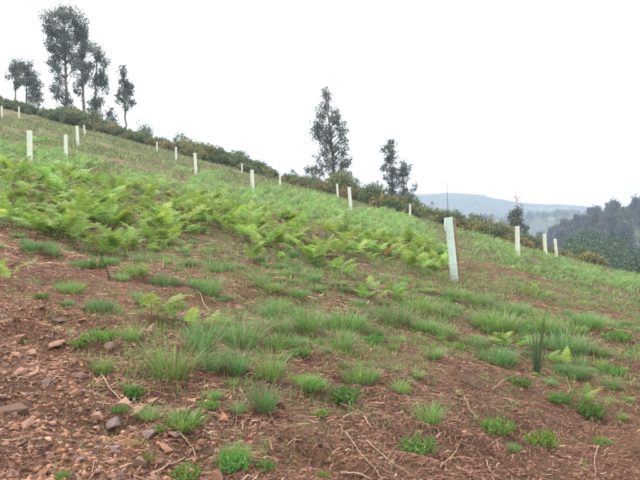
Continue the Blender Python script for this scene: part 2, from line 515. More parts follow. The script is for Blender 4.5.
# ------------------------------------------------------------------ trees
def crown_geo(clumps, n_per, length, width, colour, droop, spread=0.62):
    """clumps: rows of x, y, z, radius"""
    C = np.asarray(clumps, float)
    cnt = np.maximum((n_per * C[:, 3] ** 2).astype(int), 6)
    idx = np.repeat(np.arange(len(C)), cnt); n = len(idx)
    g = rng.normal(size=(n, 3)); g /= np.linalg.norm(g, axis=1)[:, None]
    # each clump is itself a few sprays, so gaps open between them
    sub = rng.normal(size=(len(C), 7, 3)); sub /= np.linalg.norm(sub, axis=2)[:, :, None]
    s = sub[idx, rng.integers(0, 7, n)]
    P = C[idx, :3] + (s * spread + g * 0.5 * rng.random((n, 1)) ** 0.5) * C[idx, 3:4] * np.array([1, 1, 1.1])
    D = g * 0.7 + s * 0.4 + np.array([0, 0, -droop])
    V, Q = leaves(P, D, length * rng.uniform(.6, 1.3, n), width * rng.uniform(.7, 1.2, n))
    c = vary(colour, n, 0.25)
    return V, Q, np.repeat(c, 4, 0)


def tree_from_photo(name, label, cat, group, dist, base_px, trunk_px, clumps_px, scale, origin, trunk_r, colour=(0.098, 0.118, 0.088), n_per=370, lsz=(0.3, 0.1)):
    """a tree at a real distance; the outline is read off the photo, the depth of the crown is as great as its width"""
    ox, oy = origin
    tox = lambda x: (ox + x / scale - CX) / F * dist
    toz = lambda y: CAMZ + dist * (CY - (oy + y / scale) - 15) / F
    X0 = tox(base_px); Z0 = float(H(X0, dist))
    T = root(name, (X0, dist, Z0 - 0.05), label, cat, group)
    pts = [(0, 0, 0)]
    for (x, y) in trunk_px:
        pts.append((tox(x) - X0, random.uniform(-.15, .15), toz(y) - Z0))
    P = np.array(pts)
    tt = np.linspace(0, 1, 14); ti = np.linspace(0, 1, len(P))
    path = np.stack([np.interp(tt, ti, P[:, k]) for k in range(3)], 1)
    path[1:-1, :2] += rng.normal(0, 0.05, (12, 2))
    r = trunk_r * (1 - 0.85 * tt) ; r[0] *= 1.35
    v, q = tube(path, r, 8)
    link('trunk', mesh_from('trunk', v, q, M_BARK, None, True), T)
    C = np.array([(tox(x) - X0, 0, toz(y) - Z0, 1.2 * rr / scale / F * dist) for (x, y, rr) in clumps_px])
    half = max(0.8, (C[:, 0].max() - C[:, 0].min()) / 2)
    # how wide the crown is at each height sets how deep it may be there
    for k in range(len(C)):
        near = np.abs(C[:, 2] - C[k, 2]) < 1.6
        wd = (C[near, 0].max() - C[near, 0].min()) / 2 + 0.3
        tx = np.interp(C[k, 2], path[:, 2], path[:, 0])
        dx = C[k, 0] - tx
        m = math.sqrt(max(wd * wd - dx * dx, 0.05))
        C[k, 1] = random.uniform(-m, m)
    if len(C) > 6:
        ex = []
        for k in range(len(C)):
            dd = np.hypot(C[:, 0] - C[k, 0], C[:, 2] - C[k, 2]); dd[k] = 99
            for j in np.argsort(dd)[:2]:
                if dd[j] < 1.5 * (C[k, 3] + C[j, 3]) and j > k:
                    m_ = (C[k] + C[j]) / 2 + rng.normal(0, .15, 4) * np.array([1, 2, 1, 0]); m_[3] *= .8; ex.append(m_)
        if ex: C = np.concatenate([C, np.array(ex)])
    G = Geo()
    for (x, y, z, rr) in C:
        zt = max(z - 0.6 * abs(x) - 0.9 * rr - 0.5, 0.25 * z)
        b = np.array([np.interp(zt, path[:, 2], path[:, k]) for k in range(3)])
        e = np.array([x, y, z]); mid_ = (b + e) / 2 + np.array([0, 0, -0.12 * np.linalg.norm(e - b)]) + rng.normal(0, .08, 3)
        s = np.linspace(0, 1, 6)[:, None]
        path2 = (1 - s) ** 2 * b + 2 * s * (1 - s) * mid_ + s * s * e
        v, q = tube(path2, np.linspace(trunk_r * .3, 0.02, 6), 5)
        G.add(v, q, (1, 1, 1))
        for _ in range(4):
            e2 = e + rng.normal(0, rr * .55, 3)
            v, q = tube(np.array([b * .35 + e * .65, (b * .2 + e * .5 + e2 * .3), e2]), [0.035, 0.025, 0.01], 4)
            G.add(v, q, (1, 1, 1))
    link('limbs', G.mesh('limbs', M_BARK, True), T)
    V, Q, c = crown_geo(C, n_per, lsz[0], lsz[1], colour, 0.75)
    link('crown', mesh_from('crown', V, Q, M_EUC, c), T)
    return T


Z1, Z2, Z3 = (0, 0), (213, 80), (427, 130)
GE = 'eucalyptus trees behind the hedge'
tree_from_photo('eucalyptus_tree', 'tallest eucalyptus of the left group, broad airy crown on a straight trunk', 'tree', GE, 92, 203,
    [(204, 300), (202, 200), (200, 100), (198, 40)],
    [(200, 32, 20), (178, 52, 26), (225, 48, 24), (248, 66, 24), (160, 78, 20), (150, 105, 17), (212, 80, 22), (262, 95, 17), (195, 115, 18),
     (236, 108, 24), (158, 140, 20), (188, 146, 22), (224, 150, 24), (256, 132, 18), (165, 198, 18), (150, 182, 11), (173, 232, 18), (181, 284, 18),
     (168, 262, 17), (210, 178, 14), (215, 118, 20), (206, 152, 18), (180, 100, 18), (232, 185, 18), (192, 205, 14), (240, 90, 18), (172, 170, 14), (226, 220, 14), (205, 305, 16), (218, 290, 12)], 3, Z1, 0.3, n_per=330)
tree_from_photo('eucalyptus_tree', 'eucalyptus with a dark straight trunk right behind the tallest one', 'tree', GE, 96, 256,
    [(256, 330), (253, 240), (250, 170), (255, 110)],
    [(258, 106, 16), (268, 120, 12), (246, 165, 17), (240, 192, 18), (246, 226, 19), (238, 258, 17), (262, 158, 14), (236, 278, 11), (262, 205, 12)], 3, Z1, 0.3)
tree_from_photo('eucalyptus_tree', 'eucalyptus with foliage down to the hedge, rightmost of the big left group', 'tree', GE, 88, 288,
    [(288, 340), (290, 260), (295, 190), (298, 140)],
    [(300, 138, 13), (290, 163, 22), (310, 185, 19), (276, 196, 18), (320, 216, 14), (286, 218, 20), (302, 242, 20), (274, 252, 16), (320, 270, 11),
     (285, 290, 19), (302, 308, 16), (290, 335, 15), (276, 320, 12), (312, 250, 12)], 3, Z1, 0.22)
tree_from_photo('eucalyptus_tree', 'slim young eucalyptus standing alone between left group and open sky', 'tree', GE, 84, 378,
    [(378, 370), (377, 300), (374, 220), (371, 195)],
    [(371, 196, 7), (375, 220, 13), (370, 240, 16), (386, 246, 16), (364, 266, 13), (390, 270, 16), (375, 290, 18), (354, 284, 8), (400, 300, 11),
     (386, 316, 13), (402, 318, 6), (362, 308, 7)], 3, Z1, 0.16)
tree_from_photo('eucalyptus_tree', 'short young tree with pale crown low over the hedge, left of the slim eucalyptus', 'tree', GE, 82, 336,
    [(336, 370), (335, 330)], [(334, 326, 9), (330, 342, 13), (342, 348, 12), (332, 358, 12), (345, 362, 10)], 3, Z1, 0.1)
tree_from_photo('eucalyptus_tree', 'rounded eucalyptus at the far left edge of the skyline', 'tree', GE, 100, 52,
    [(52, 310), (52, 250), (50, 195)],
    [(46, 188, 16), (38, 208, 18), (60, 212, 18), (28, 230, 11), (66, 244, 14), (55, 262, 10), (45, 236, 14)], 3, Z1, 0.2)
tree_from_photo('eucalyptus_tree', 'leaning eucalyptus second from the left edge with foliage down its right side', 'tree', GE, 98, 76,
    [(80, 310), (86, 250), (92, 195)],
    [(92, 194, 14), (84, 214, 19), (105, 220, 17), (100, 245, 20), (120, 250, 16), (84, 250, 12), (110, 275, 16), (126, 280, 9), (100, 292, 16), (116, 298, 10)], 3, Z1, 0.2)
tree_from_photo('eucalyptus_tree', 'lone tall eucalyptus with airy cone crown in the middle of the skyline', 'tree', GE, 86, 365,
    [(362, 270), (352, 170), (343, 80), (338, 40)],
    [(333, 34, 12), (349, 42, 8), (340, 64, 16), (330, 90, 19), (360, 92, 17), (376, 102, 10), (320, 112, 15), (355, 122, 19), (385, 126, 13),
     (300, 140, 13), (324, 146, 18), (360, 152, 19), (391, 152, 12), (309, 166, 15), (344, 172, 21), (385, 182, 15), (335, 197, 18), (366, 207, 18),
     (401, 195, 8), (395, 216, 12), (345, 226, 16), (309, 228, 9), (376, 242, 17), (401, 246, 15), (354, 256, 13), (386, 272, 15), (406, 276, 10), (330, 250, 9), (372, 290, 9)],
    3, Z2, 0.28, colour=(0.1, 0.116, 0.094), n_per=330)
tree_from_photo('young_tree', 'small bushy tree low on the skyline at the left foot of the lone eucalyptus', 'tree', None, 82, 300,
    [(300, 290), (298, 262)], [(295, 263, 15), (318, 270, 13), (283, 270, 9), (306, 280, 14), (238, 268, 7), (328, 280, 9)], 3, Z2, 0.1)
tree_from_photo('eucalyptus_tree', 'taller slender tree of the pair on the skyline right of the middle', 'tree', GE, 90, 543,
    [(541, 330), (535, 260), (528, 185)],
    [(525, 184, 10), (514, 204, 12), (536, 208, 14), (525, 230, 16), (546, 235, 12), (514, 258, 12), (530, 270, 16), (546, 270, 10), (524, 296, 12), (541, 310, 14),
     (546, 335, 14), (530, 330, 12)], 3, Z2, 0.2)
tree_from_photo('eucalyptus_tree', 'shorter tree of the skyline pair with a lower side limb to the right', 'tree', GE, 91, 574,
    [(573, 330), (572, 280), (571, 240)],
    [(570, 245, 10), (581, 262, 14), (565, 275, 13), (581, 286, 11), (555, 292, 11), (570, 312, 12), (598, 320, 11), (590, 345, 13), (570, 336, 12), (560, 352, 12)], 3, Z2, 0.18)
tree_from_photo('young_tree', 'small airy tree over the hedge directly behind the shelter with reddish sapling', 'tree', None, 72, 272,
    [(271, 290), (270, 240)], [(270, 233, 9), (259, 249, 11), (281, 254, 12), (254, 270, 11), (281, 275, 13), (268, 290, 12), (300, 291, 9), (290, 300, 9)], 3, Z3, 0.09, lsz=(0.3, 0.1), n_per=500)


# woodland trees of the far slope: a few shapes, copied
def wood_tree(kind):
    h = (12.5, 10.5, 13.5, 9.0)[kind]
    G = []
    n = (26, 22, 30, 20)[kind]
    for k in range(n):
        zf = random.uniform(0.22, 0.98)
        wid = math.sin(min(1, (1.05 - zf) * 1.7) * PI / 2) * (0.32, 0.42, 0.26, 0.45)[kind] * h
        a_ = random.uniform(0, 2 * PI); rr = wid * math.sqrt(random.random()) * 0.8
        G.append((rr * math.cos(a_), rr * math.sin(a_), zf * h, random.uniform(.1, .17) * h))
    V, Q, c = crown_geo(G, 34, 0.75, 0.42, [(0.045, 0.06, 0.04), (0.075, 0.085, 0.045), (0.05, 0.062, 0.05), (0.09, 0.11, 0.05)][kind], 0.3)
    crown = mesh_from('crown', V, Q, M_EUC, c)
    path = np.array([(0, 0, 0), (0.1, 0, h * .3), (0, .1, h * .6), (0.05, 0, h * .9)])
    v, q = tube(path, np.array([.26, .2, .13, .04]), 6)
    return mesh_from('trunk', v, q, M_BARK, None, True), crown


WT = [wood_tree(k) for k in range(4)]
cands = []
for _ in range(1400):
    pxl = random.uniform(520, 700) if random.random() < .85 else random.uniform(640, 760)
    r = random.uniform(230, 460)
    th = math.atan((pxl - CX) / F)
    X, Y = r * math.sin(th), r * math.cos(th)
    dens_ = np.interp(pxl, [520, 560, 590, 640, 760], [.3, .7, 1, 1, .6]) * np.interp(r, [230, 330, 460], [.5, 1, 1])
    if random.random() < dens_ and all((X - a_) ** 2 + (Y - b_) ** 2 > 7.5 ** 2 for a_, b_ in cands):
        cands.append((X, Y))
    if len(cands) >= 230: break
for (X, Y) in cands:
    k = random.randrange(4)
    pxl = CX + F * X / Y
    where = 'at the near foot of the wood' if Y < 270 else ('in the middle of the wood' if Y < 345 else 'on the top of the wood')
    lab = ('hazy dark woodland tree %s, %s' % (where, 'at the right edge' if pxl > 618 else 'left of the edge trees') if pxl > 590 else 'scattered hazy tree in the valley left of the wood, ' + ('nearer' if Y < 320 else 'farther'))
    T = root('woodland_tree', (X, Y, float(H(X, Y)) - 0.1), lab, 'tree',
             'trees of the wood at the right edge' if pxl > 590 else 'scattered trees left of the wood', (0, 0, random.uniform(0, 6.3)), random.uniform(.75, 1.2))
    link('trunk', WT[k][0], T); link('crown', WT[k][1], T)

# hedgerows and copses on the middle and far hills, read as one mass
n = 2600
th = np.arctan((rng.uniform(330, 760, n) - CX) / F); r = np.concatenate([rng.uniform(760, 1150, n * 2 // 3), rng.uniform(1500, 2100, n - n * 2 // 3)])
X, Y = r * np.sin(th), r * np.cos(th)
k = (fbm(X / 70, Y / 70, 91, 2) > 0.02)
X, Y, r = X[k], Y[k], r[k]
C = np.stack([X, Y, H(X, Y) + np.where(r < 1400, 3.5, 1.0), rng.uniform(2.5, 6, len(X))], 1)
V, Q, c = crown_geo(C, 2.6, 1.9, 1.3, (0.035, 0.05, 0.03), 0.2)
tag(link('distant_woodland', mesh_from('distant_woodland', V, Q, M_EUC, c)), 'hazy copses and hedgerows on the hills across the valley', 'woodland', None, 'stuff')

BROAD = None
# leafy trees just past the right end of the field
for (pxl, d, s, lab) in ((630, 96, 253, 'dark green rounded tree at the right edge beyond the field'), (611, 104, 262, 'dark green rounded tree just left of the one at the right edge'), (655, 88, 256, 'dark green tree cut off by the right edge of the picture')):
    X = (pxl - CX) / F * d
    s = (CAMZ - (s - 225) / F * d - float(H(X, d))) / 11.2
    T = root('broadleaf_tree', (X, d, float(H(X, d)) - .05), lab, 'tree', None, (0, 0, pxl), s)
    if BROAD is None:
        G_ = [(random.gauss(0, 2.2), random.gauss(0, 2.2), random.uniform(3, 10.5), random.uniform(1.1, 1.9)) for _ in range(34)]
        V, Q, c = crown_geo(G_, 420, 0.15, 0.1, (0.055, 0.098, 0.045), 0.3, 0.75)
        BROAD = mesh_from('crown', V, Q, M_SHRUB, c)
    link('crown', BROAD, T)
    v, q = tube(np.array([(0, 0, 0), (.1, 0, 3), (0, .1, 6), (0, 0, 9)]), np.array([.3, .25, .16, .05]), 7)
    link('trunk', mesh_from('trunk', v, q, M_BARK, None, True), T)


# ------------------------------------------------------------------ gorse hedge
def gorse(kind):
    """a dome of upright spiny sprays; kind sets height and how much brown-orange spent flower it carries"""
    h = (1.7, 1.5, 1.9, 1.3)[kind]; w = (1.35, 1.4, 1.1, 1.2)[kind]
    ns = 260
    u = rng.random(ns); a_ = rng.uniform(0, 2 * PI, ns)
    ph = np.arccos(1 - u * 1.0)
    lump = 0.75 + 0.5 * rng.random(ns)
    tip = np.stack([np.sin(ph) * np.cos(a_) * w, np.sin(ph) * np.sin(a_) * w, np.cos(ph) * h * 0.85 + .12], 1) * lump[:, None]
    nl = 30
    idx = np.repeat(np.arange(ns), nl); n = len(idx)
    s = rng.uniform(0.45, 1.02, n)
    P = tip[idx] * s[:, None] + rng.normal(0, 0.07, (n, 3)); P[:, 2] = np.abs(P[:, 2])
    D = tip[idx] / np.linalg.norm(tip[idx], axis=1)[:, None] + rng.normal(0, .55, (n, 3)) + np.array([0, 0, .5])
    V, Q = leaves(P, D, rng.uniform(.1, .24, n), rng.uniform(.04, .09, n))
    c = vary((0.125, 0.165, 0.08), n, .35)
    rust = rng.random(ns) < (0.03, 0.36, 0.09, 0.5)[kind]
    rs = rust[idx] & (rng.random(n) < .75)
    c[rs] = vary((0.35, 0.26, 0.1), int(rs.sum()), .3)
    G = Geo()
    for k in range(9):
        t_ = tip[rng.integers(ns)]
        v, q = tube(np.array([(t_[0] * .05, t_[1] * .05, -.05), (t_[0] * .35, t_[1] * .35, t_[2] * .45), tuple(t_ * .9)]), [.035, .025, .008], 5)
        G.add(v, q, (1, 1, 1))
    return mesh_from('foliage', V, Q, M_SHRUB, np.repeat(c, 4, 0)), G.mesh('stems', M_BARK)


GORSE = [gorse(k) for k in range(4)]
# (photo column, distance, extra height)
hx = np.array([-60, 0, 20, 73, 133, 213, 280, 340, 400, 455, 510, 545, 575, 600])
hd = np.array([80, 76, 75, 73, 71, 69, 65, 61, 58, 55, 52, 48.5, 45, 42.5])
top = np.array([102, 106, 108, 113, 130, 149, 170, 181, 200, 215, 230, 241, 254, 262.])       # photo row of the hedge's top
x = -60.0
GL = ['dense dark green gorse in the hedge', 'rusty flowered gorse in the hedge', 'tall upright gorse in the hedge', 'low rusty gorse at the hedge front']
GC = ['at the left edge', 'under the left eucalyptus pair', 'under the tallest eucalyptus', 'beside the slim young eucalyptus', 'behind the three stepped shelters', 'left of the stout shelter', 'right of the stout shelter',
      'under the lone tall eucalyptus', 'under the skyline tree pair', 'behind the nearest mint shelter', 'behind the sapling shelter', 'behind the rightmost shelter']
while x < 604:
    d0 = np.interp(x, hx, hd)
    for row in range(3):
        d = d0 + row * 1.1 + random.uniform(-.5, .5)
        xx = x + random.uniform(-6, 6)
        X = (xx - CX) / F * d
        kind = random.choices((0, 1, 2, 3), ((2, 4, 1, 5), (3, 4, 2, 1), (5, 1.5, 3, 0))[row])[0]
        if xx < 75 and random.random() < .8: kind = random.choice((0, 2))
        z = float(H(X, d))
        ytop = np.interp(xx, hx, top)
        want = CAMZ + d * (CY - 15 - ytop) / F - z
        sz = np.clip(want, .9, 3.6) * (1.2 if xx < 110 else .98 if 150 < xx < 300 else 1.08) * (1 + .55 * float(vnoise(xx / 17.0, 3.3 + row * .4, 12))) / (1.7, 1.5, 1.9, 1.3)[kind] * (random.uniform(.5, .72), random.uniform(.72, .95), random.uniform(.85, 1.15))[row]
        T = root('gorse_bush', (X, d, z - .03), GL[kind] + ' ' + GC[int(np.searchsorted([20, 75, 120, 165, 215, 265, 315, 365, 420, 480, 540], xx))], 'gorse bush', 'gorse bushes of the ridge hedge', (0, 0, random.uniform(0, 6.3)), (sz * random.uniform(.95, 1.3), sz * random.uniform(.95, 1.3), sz))
        link('foliage', GORSE[kind][0], T); link('stems', GORSE[kind][1], T)
    x += 11.5 if x < 420 else 13

# shrubs poking above the hedge line
for (xx, ytop, d, lab) in ((40, 99, 79, 'big dark shrub rising above the hedge below the left eucalyptus pair'), (147, 122, 75, 'rounded dark shrub standing above the hedge right of the slim eucalyptus'),
                           (182, 132, 74, 'broad dark shrub above the hedge behind two small shelters'), (24, 103, 80, 'dark shrub at the hedge between the two leftmost eucalypts'), (92, 116, 77, 'dense shrub above the hedge under the right tree of the left group'),
                           (110, 121, 76, 'shrub above the hedge under the slim eucalyptus'), (61, 104, 78, 'big dark shrub above the hedge under the tallest eucalyptus'),
                           (237, 151, 72, 'ragged shrub on the hedge line left of the skyline centre'), (474, 214, 58, 'spiky dark shrub above the hedge right of the nearest shelter'),
                           (424, 203, 60, 'dark shrub topping the hedge between skyline pair and nearest shelter')):
    X = (xx - CX) / F * d; z = float(H(X, d))
    hgt = CAMZ + d * (CY - 15 - ytop) / F - z
    T = root('shrub', (X, d, z - .03), lab, 'shrub', None, (0, 0, xx))
    G_ = [(random.gauss(0, hgt * .22), random.gauss(0, hgt * .22), hgt * random.uniform(.2, .9), hgt * random.uniform(.1, .2)) for _ in range(26)]
    V, Q, c = crown_geo(G_, 330, 0.2, 0.08, (0.11, 0.145, 0.09), -0.3)
    link('foliage', mesh_from('foliage', V, Q, M_SHRUB, c), T)
    v, q = tube(np.array([(0, 0, 0), (.06, 0, hgt * .4), (0, .05, hgt * .85)]), [.08, .05, .012], 6)
    link('stem', mesh_from('stem', v, q, M_BARK), T)

# ------------------------------------------------------------------ tree shelters
def tube_mat(name, c):
    m, t, p, out = new_mat(name)
    tc = t.nodes.new('ShaderNodeTexCoord')
    n = noise_node(t, 5, 5, .6, tc.outputs['Object'])
    col = ramp_node(t, n.outputs['Fac'], [(0.3, tuple(v * .86 for v in c)), (0.6, c)]).outputs[0]
    sx = t.nodes.new('ShaderNodeSeparateXYZ'); t.links.new(tc.outputs['Object'], sx.inputs[0])
    mz = t.nodes.new('ShaderNodeMapRange'); mz.inputs[1].default_value = .02; mz.inputs[2].default_value = .3; mz.inputs[3].default_value = .75; mz.inputs[4].default_value = .05
    t.links.new(sx.outputs['Z'], mz.inputs[0])
    nd = noise_node(t, 16, 6, .75, tc.outputs['Object'])
    md = t.nodes.new('ShaderNodeMath'); md.operation = 'MULTIPLY'; md.use_clamp = True
    rd = ramp_node(t, nd.outputs['Fac'], [(0.42, (0, 0, 0)), (0.62, (1, 1, 1))])
    t.links.new(mz.outputs[0], md.inputs[0]); t.links.new(rd.outputs[0], md.inputs[1])
    col = mix_node(t, md.outputs[0], col, (0.36, 0.25, 0.18))          # mud splashed up from the soil
    t.links.new(col, p.inputs['Base Color'])
    p.inputs['Roughness'].default_value = 0.45
    wv = t.nodes.new('ShaderNodeTexWave'); wv.inputs['Scale'].default_value = 22; wv.bands_direction = 'X'
    t.links.new(tc.outputs['Object'], wv.inputs['Vector'])
    b = t.nodes.new('ShaderNodeBump'); b.inputs['Strength'].default_value = .15; b.inputs['Distance'].default_value = .004
    t.links.new(wv.outputs['Fac'], b.inputs['Height']); t.links.new(b.outputs[0], p.inputs['Normal'])
    tr = t.nodes.new('ShaderNodeBsdfTranslucent'); t.links.new(col, tr.inputs['Color'])
    mx = t.nodes.new('ShaderNodeMixShader'); mx.inputs[0].default_value = .15
    t.links.new(p.outputs[0], mx.inputs[1]); t.links.new(tr.outputs[0], mx.inputs[2]); t.links.new(mx.outputs[0], out.inputs['Surface'])
    return m


M_TUBE_G = tube_mat('mint_shelter_plastic', (0.7, 0.87, 0.75))
M_TUBE_W = tube_mat('cream_shelter_plastic', (0.84, 0.87, 0.73))
M_STAKE = rough_mat('stake_wood', [(0.3, (0.2, 0.12, 0.075)), (0.7, (0.36, 0.24, 0.16))], 9, .3, 50)
M_TIE = rough_mat('tie_plastic', [(0.3, (0.7, 0.72, 0.7)), (0.7, (0.8, 0.82, 0.8))], 5, 0)


def shelter_meshes(h, w, mat):
    k = 20
    th = np.linspace(0, 2 * PI, k, endpoint=False)
    sq = (np.abs(np.cos(th)) ** 4 + np.abs(np.sin(th)) ** 4) ** -.25      # tubes are a rounded square
    ring = np.stack([np.cos(th) * sq, np.sin(th) * sq], 1)
    zs = [0.0, .004, h * .25, h * .5, h * .75, h - .02, h - .004, h + .006]
    ro = [w * f_ for f_ in (.97, 1, 1.0, .99, 1, 1, 1.03, 1.06)]
    V = [np.column_stack([ring * r / 2, np.full(k, z)]) for z, r in zip(zs, ro)]
    V += [np.column_stack([ring * (r - .007) / 2, np.full(k, z)]) for z, r in zip(zs[::-1], ro[::-1])]
    n = len(V)
    i, j = np.meshgrid(np.arange(n), np.arange(k), indexing='ij')
    a_ = i * k + j; b_ = i * k + (j + 1) % k; i2 = (i + 1) % n
    Q = np.stack([a_, b_, i2 * k + (j + 1) % k, i2 * k + j], -1).reshape(-1, 4)
    tb = mesh_from('tube', np.concatenate(V), Q, mat, None, True)
    s = .023
    x0 = w / 2 + s + .002
    bx = []
    for z, f_ in ((-.25, .5), (0, 1), (h * .96, 1), (h * .985, .7)):
        bx += [(x0 - s * f_, -s * f_, z), (x0 + s * f_, -s * f_, z), (x0 + s * f_, s * f_, z), (x0 - s * f_, s * f_, z)]
    q = [[3, 2, 1, 0], [12, 13, 14, 15]] + [[4 * l + a, 4 * l + (a + 1) % 4, 4 * l + 4 + (a + 1) % 4, 4 * l + 4 + a] for l in range(3) for a in range(4)]
    st = mesh_from('stake', np.array(bx), np.array(q), M_STAKE)
    ties = []
    for zz in (h * .3, h * .82):
        lo = []
        cx0 = w * .5 * .3
        for a in np.linspace(0, 2 * PI, 24, endpoint=False):
            e = w / 2 + .004
            lo.append((cx0 * .35 + (e + s) * math.copysign(abs(math.cos(a)) ** .5, math.cos(a)), e * math.copysign(abs(math.sin(a)) ** .5, math.sin(a)), zz))
        lo.append(lo[0])
        v, q = tube(np.array(lo), .0022, 5)
        ties.append(mesh_from('tie', v, q, M_TIE))
    return tb, st, ties


SH_G = shelter_meshes(1.2, .145, M_TUBE_G)
SH_W = shelter_meshes(1.2, .15, M_TUBE_W)
SHEL = [  # base x, base y, top x, top y, label
    (455, 282, 448, 217, 'mint green tree shelter leaning left on a brown stake, the nearest and largest'),
    (30, 167, 30, 131, 'white tree shelter on the bright green slope, second largest on the left, behind the ferns'),
    (66, 160, 66, 135, 'white tree shelter right of the tall left one at the fern bed edge'),
    (78, 147, 77, 124, 'white tree shelter close to the hedge, with a short one right behind it'),
    (85, 136, 84, 125, 'short distant tree shelter just right of another against the hedge, upper left'),
    (19, 119, 19, 107, 'small distant tree shelter in front of the hedge below the left eucalyptus pair'),
    (2, 119, 2, 106, 'small distant tree shelter at the very left edge of the picture'),
    (157, 153, 157, 142, 'smallest shelter left of two others in front of the rusty hedge'),
    (176, 162, 176, 147, 'middle one of three shelters stepping down towards the hedge, left of centre'),
    (196, 176, 195, 153, 'nearest one of three shelters stepping down beside the hedge, left of centre'),
    (242, 175, 242, 164, 'small distant shelter at the hedge left of a nearer thick one'),
    (253, 196, 252, 170, 'stout cream shelter left of centre above the fern bed'),
    (280, 187, 280, 172, 'thin shelter right of the stout cream one, in front of the hedge'),
    (338, 199, 337, 184, 'small shelter in front of the hedge under the lone eucalyptus'),
    (351, 212, 349, 187, 'tall cream shelter right of centre under the lone eucalyptus'),
    (410, 218, 410, 204, 'small shelter in front of the hedge right of the skyline tree pair'),
    (518, 258, 517, 226, 'cream shelter with a reddish sapling top before the small airy tree'),
    (546, 258, 544, 234, 'cream shelter right of the sapling one, middle of the right three'),
    (557, 259, 555, 242, 'rightmost and smallest of the three shelters on the right'),
]
sh_pos = []
for i, (bx_, by_, tx_, ty_, lab) in enumerate(SHEL):
    x, y, z = at(bx_, by_)
    lean = math.atan2(tx_ - bx_, by_ - ty_)
    sc = (by_ - ty_) / F * y / 1.2
    sc = float(np.clip(sc, .85, 1.15))
    M = SH_G if i == 0 else SH_W
    spin = -0.25 if i == 0 else random.choice((1.3, 1.6, 1.9))
    T = root('tree_shelter', (x, y, z - .01), lab, 'tree shelter', 'tree shelters planted across the slope', (random.uniform(-.02, .02), lean, 0), sc)
    link('tube', M[0], T, (0, 0, 0), (0, 0, spin)); link('stake', M[1], T, (0, 0, 0), (0, 0, spin))
    for tm in M[2]: link('tie', tm, T, (0, 0, 0), (0, 0, spin))
    sh_pos.append((x, y, z, lean, sc))
# strip of torn plastic hanging at the rim of the nearest shelter
v = np.array([(-.095, -.075, 1.2), (-.075, -.085, 1.2), (-.112, -.085, 1.1), (-.09, -.095, 1.1), (-.112, -.082, 1.0), (-.096, -.092, 1.0)])
fl_ = mesh_from('torn_flap', np.concatenate([v, v + np.array([.002, .004, 0])]), np.array([[0, 1, 3, 2], [2, 3, 5, 4], [7, 6, 8, 9], [9, 8, 10, 11]]), M_TIE)
link('torn_flap', fl_, [o for o in COL.objects if o.name == 'tree_shelter'][0])


def sapling(i, above, lab, red=False, r=.006):
    x, y, z, lean, sc = sh_pos[i]
    h = 1.2 * sc + above
    n = 12
    t_ = np.linspace(0, 1, n)
    dx = math.tan(lean) * np.minimum(t_ * h, 1.2 * sc) + .02 * np.sin(t_ * 5)
    T = root('sapling', (x, y, z - .02), lab, 'sapling')
    v, q = tube(np.stack([dx, .01 * np.cos(t_ * 7), t_ * h], 1), r * (1.25 - t_), 6)
    link('stem', mesh_from('stem', v, q, M_DTWIG, None, True), T)
    if not red: return
    m_ = 34
    tt = rng.uniform(1 - .22 / h if red else 0, 1.0, m_)
    P = np.stack([np.interp(tt, t_, dx), np.zeros(m_), tt * h], 1) + rng.normal(0, .05 if red else .01, (m_, 3))
    V, Q = leaves(P, rng.normal(size=(m_, 3)) + np.array([0, 0, .3]), rng.uniform(.05, .11, m_) * (1.2 if red else .5), rng.uniform(.025, .05, m_))
    link('leaf_cluster', mesh_from('leaf_cluster', V, Q, M_LEAF, np.repeat(vary((.42, .27, .22) if red else (.2, .14, .09), m_, .2), 4, 0)), T)


sapling(0, .72, 'thin dark sapling whip standing out of the nearest mint shelter', False, .009)
sapling(16, 1.15, 'sapling with a tuft of reddish young leaves above the cream shelter on the right', True, .012)
sapling(11, .75, 'thin pale sapling whip above the stout cream shelter', False, .01)

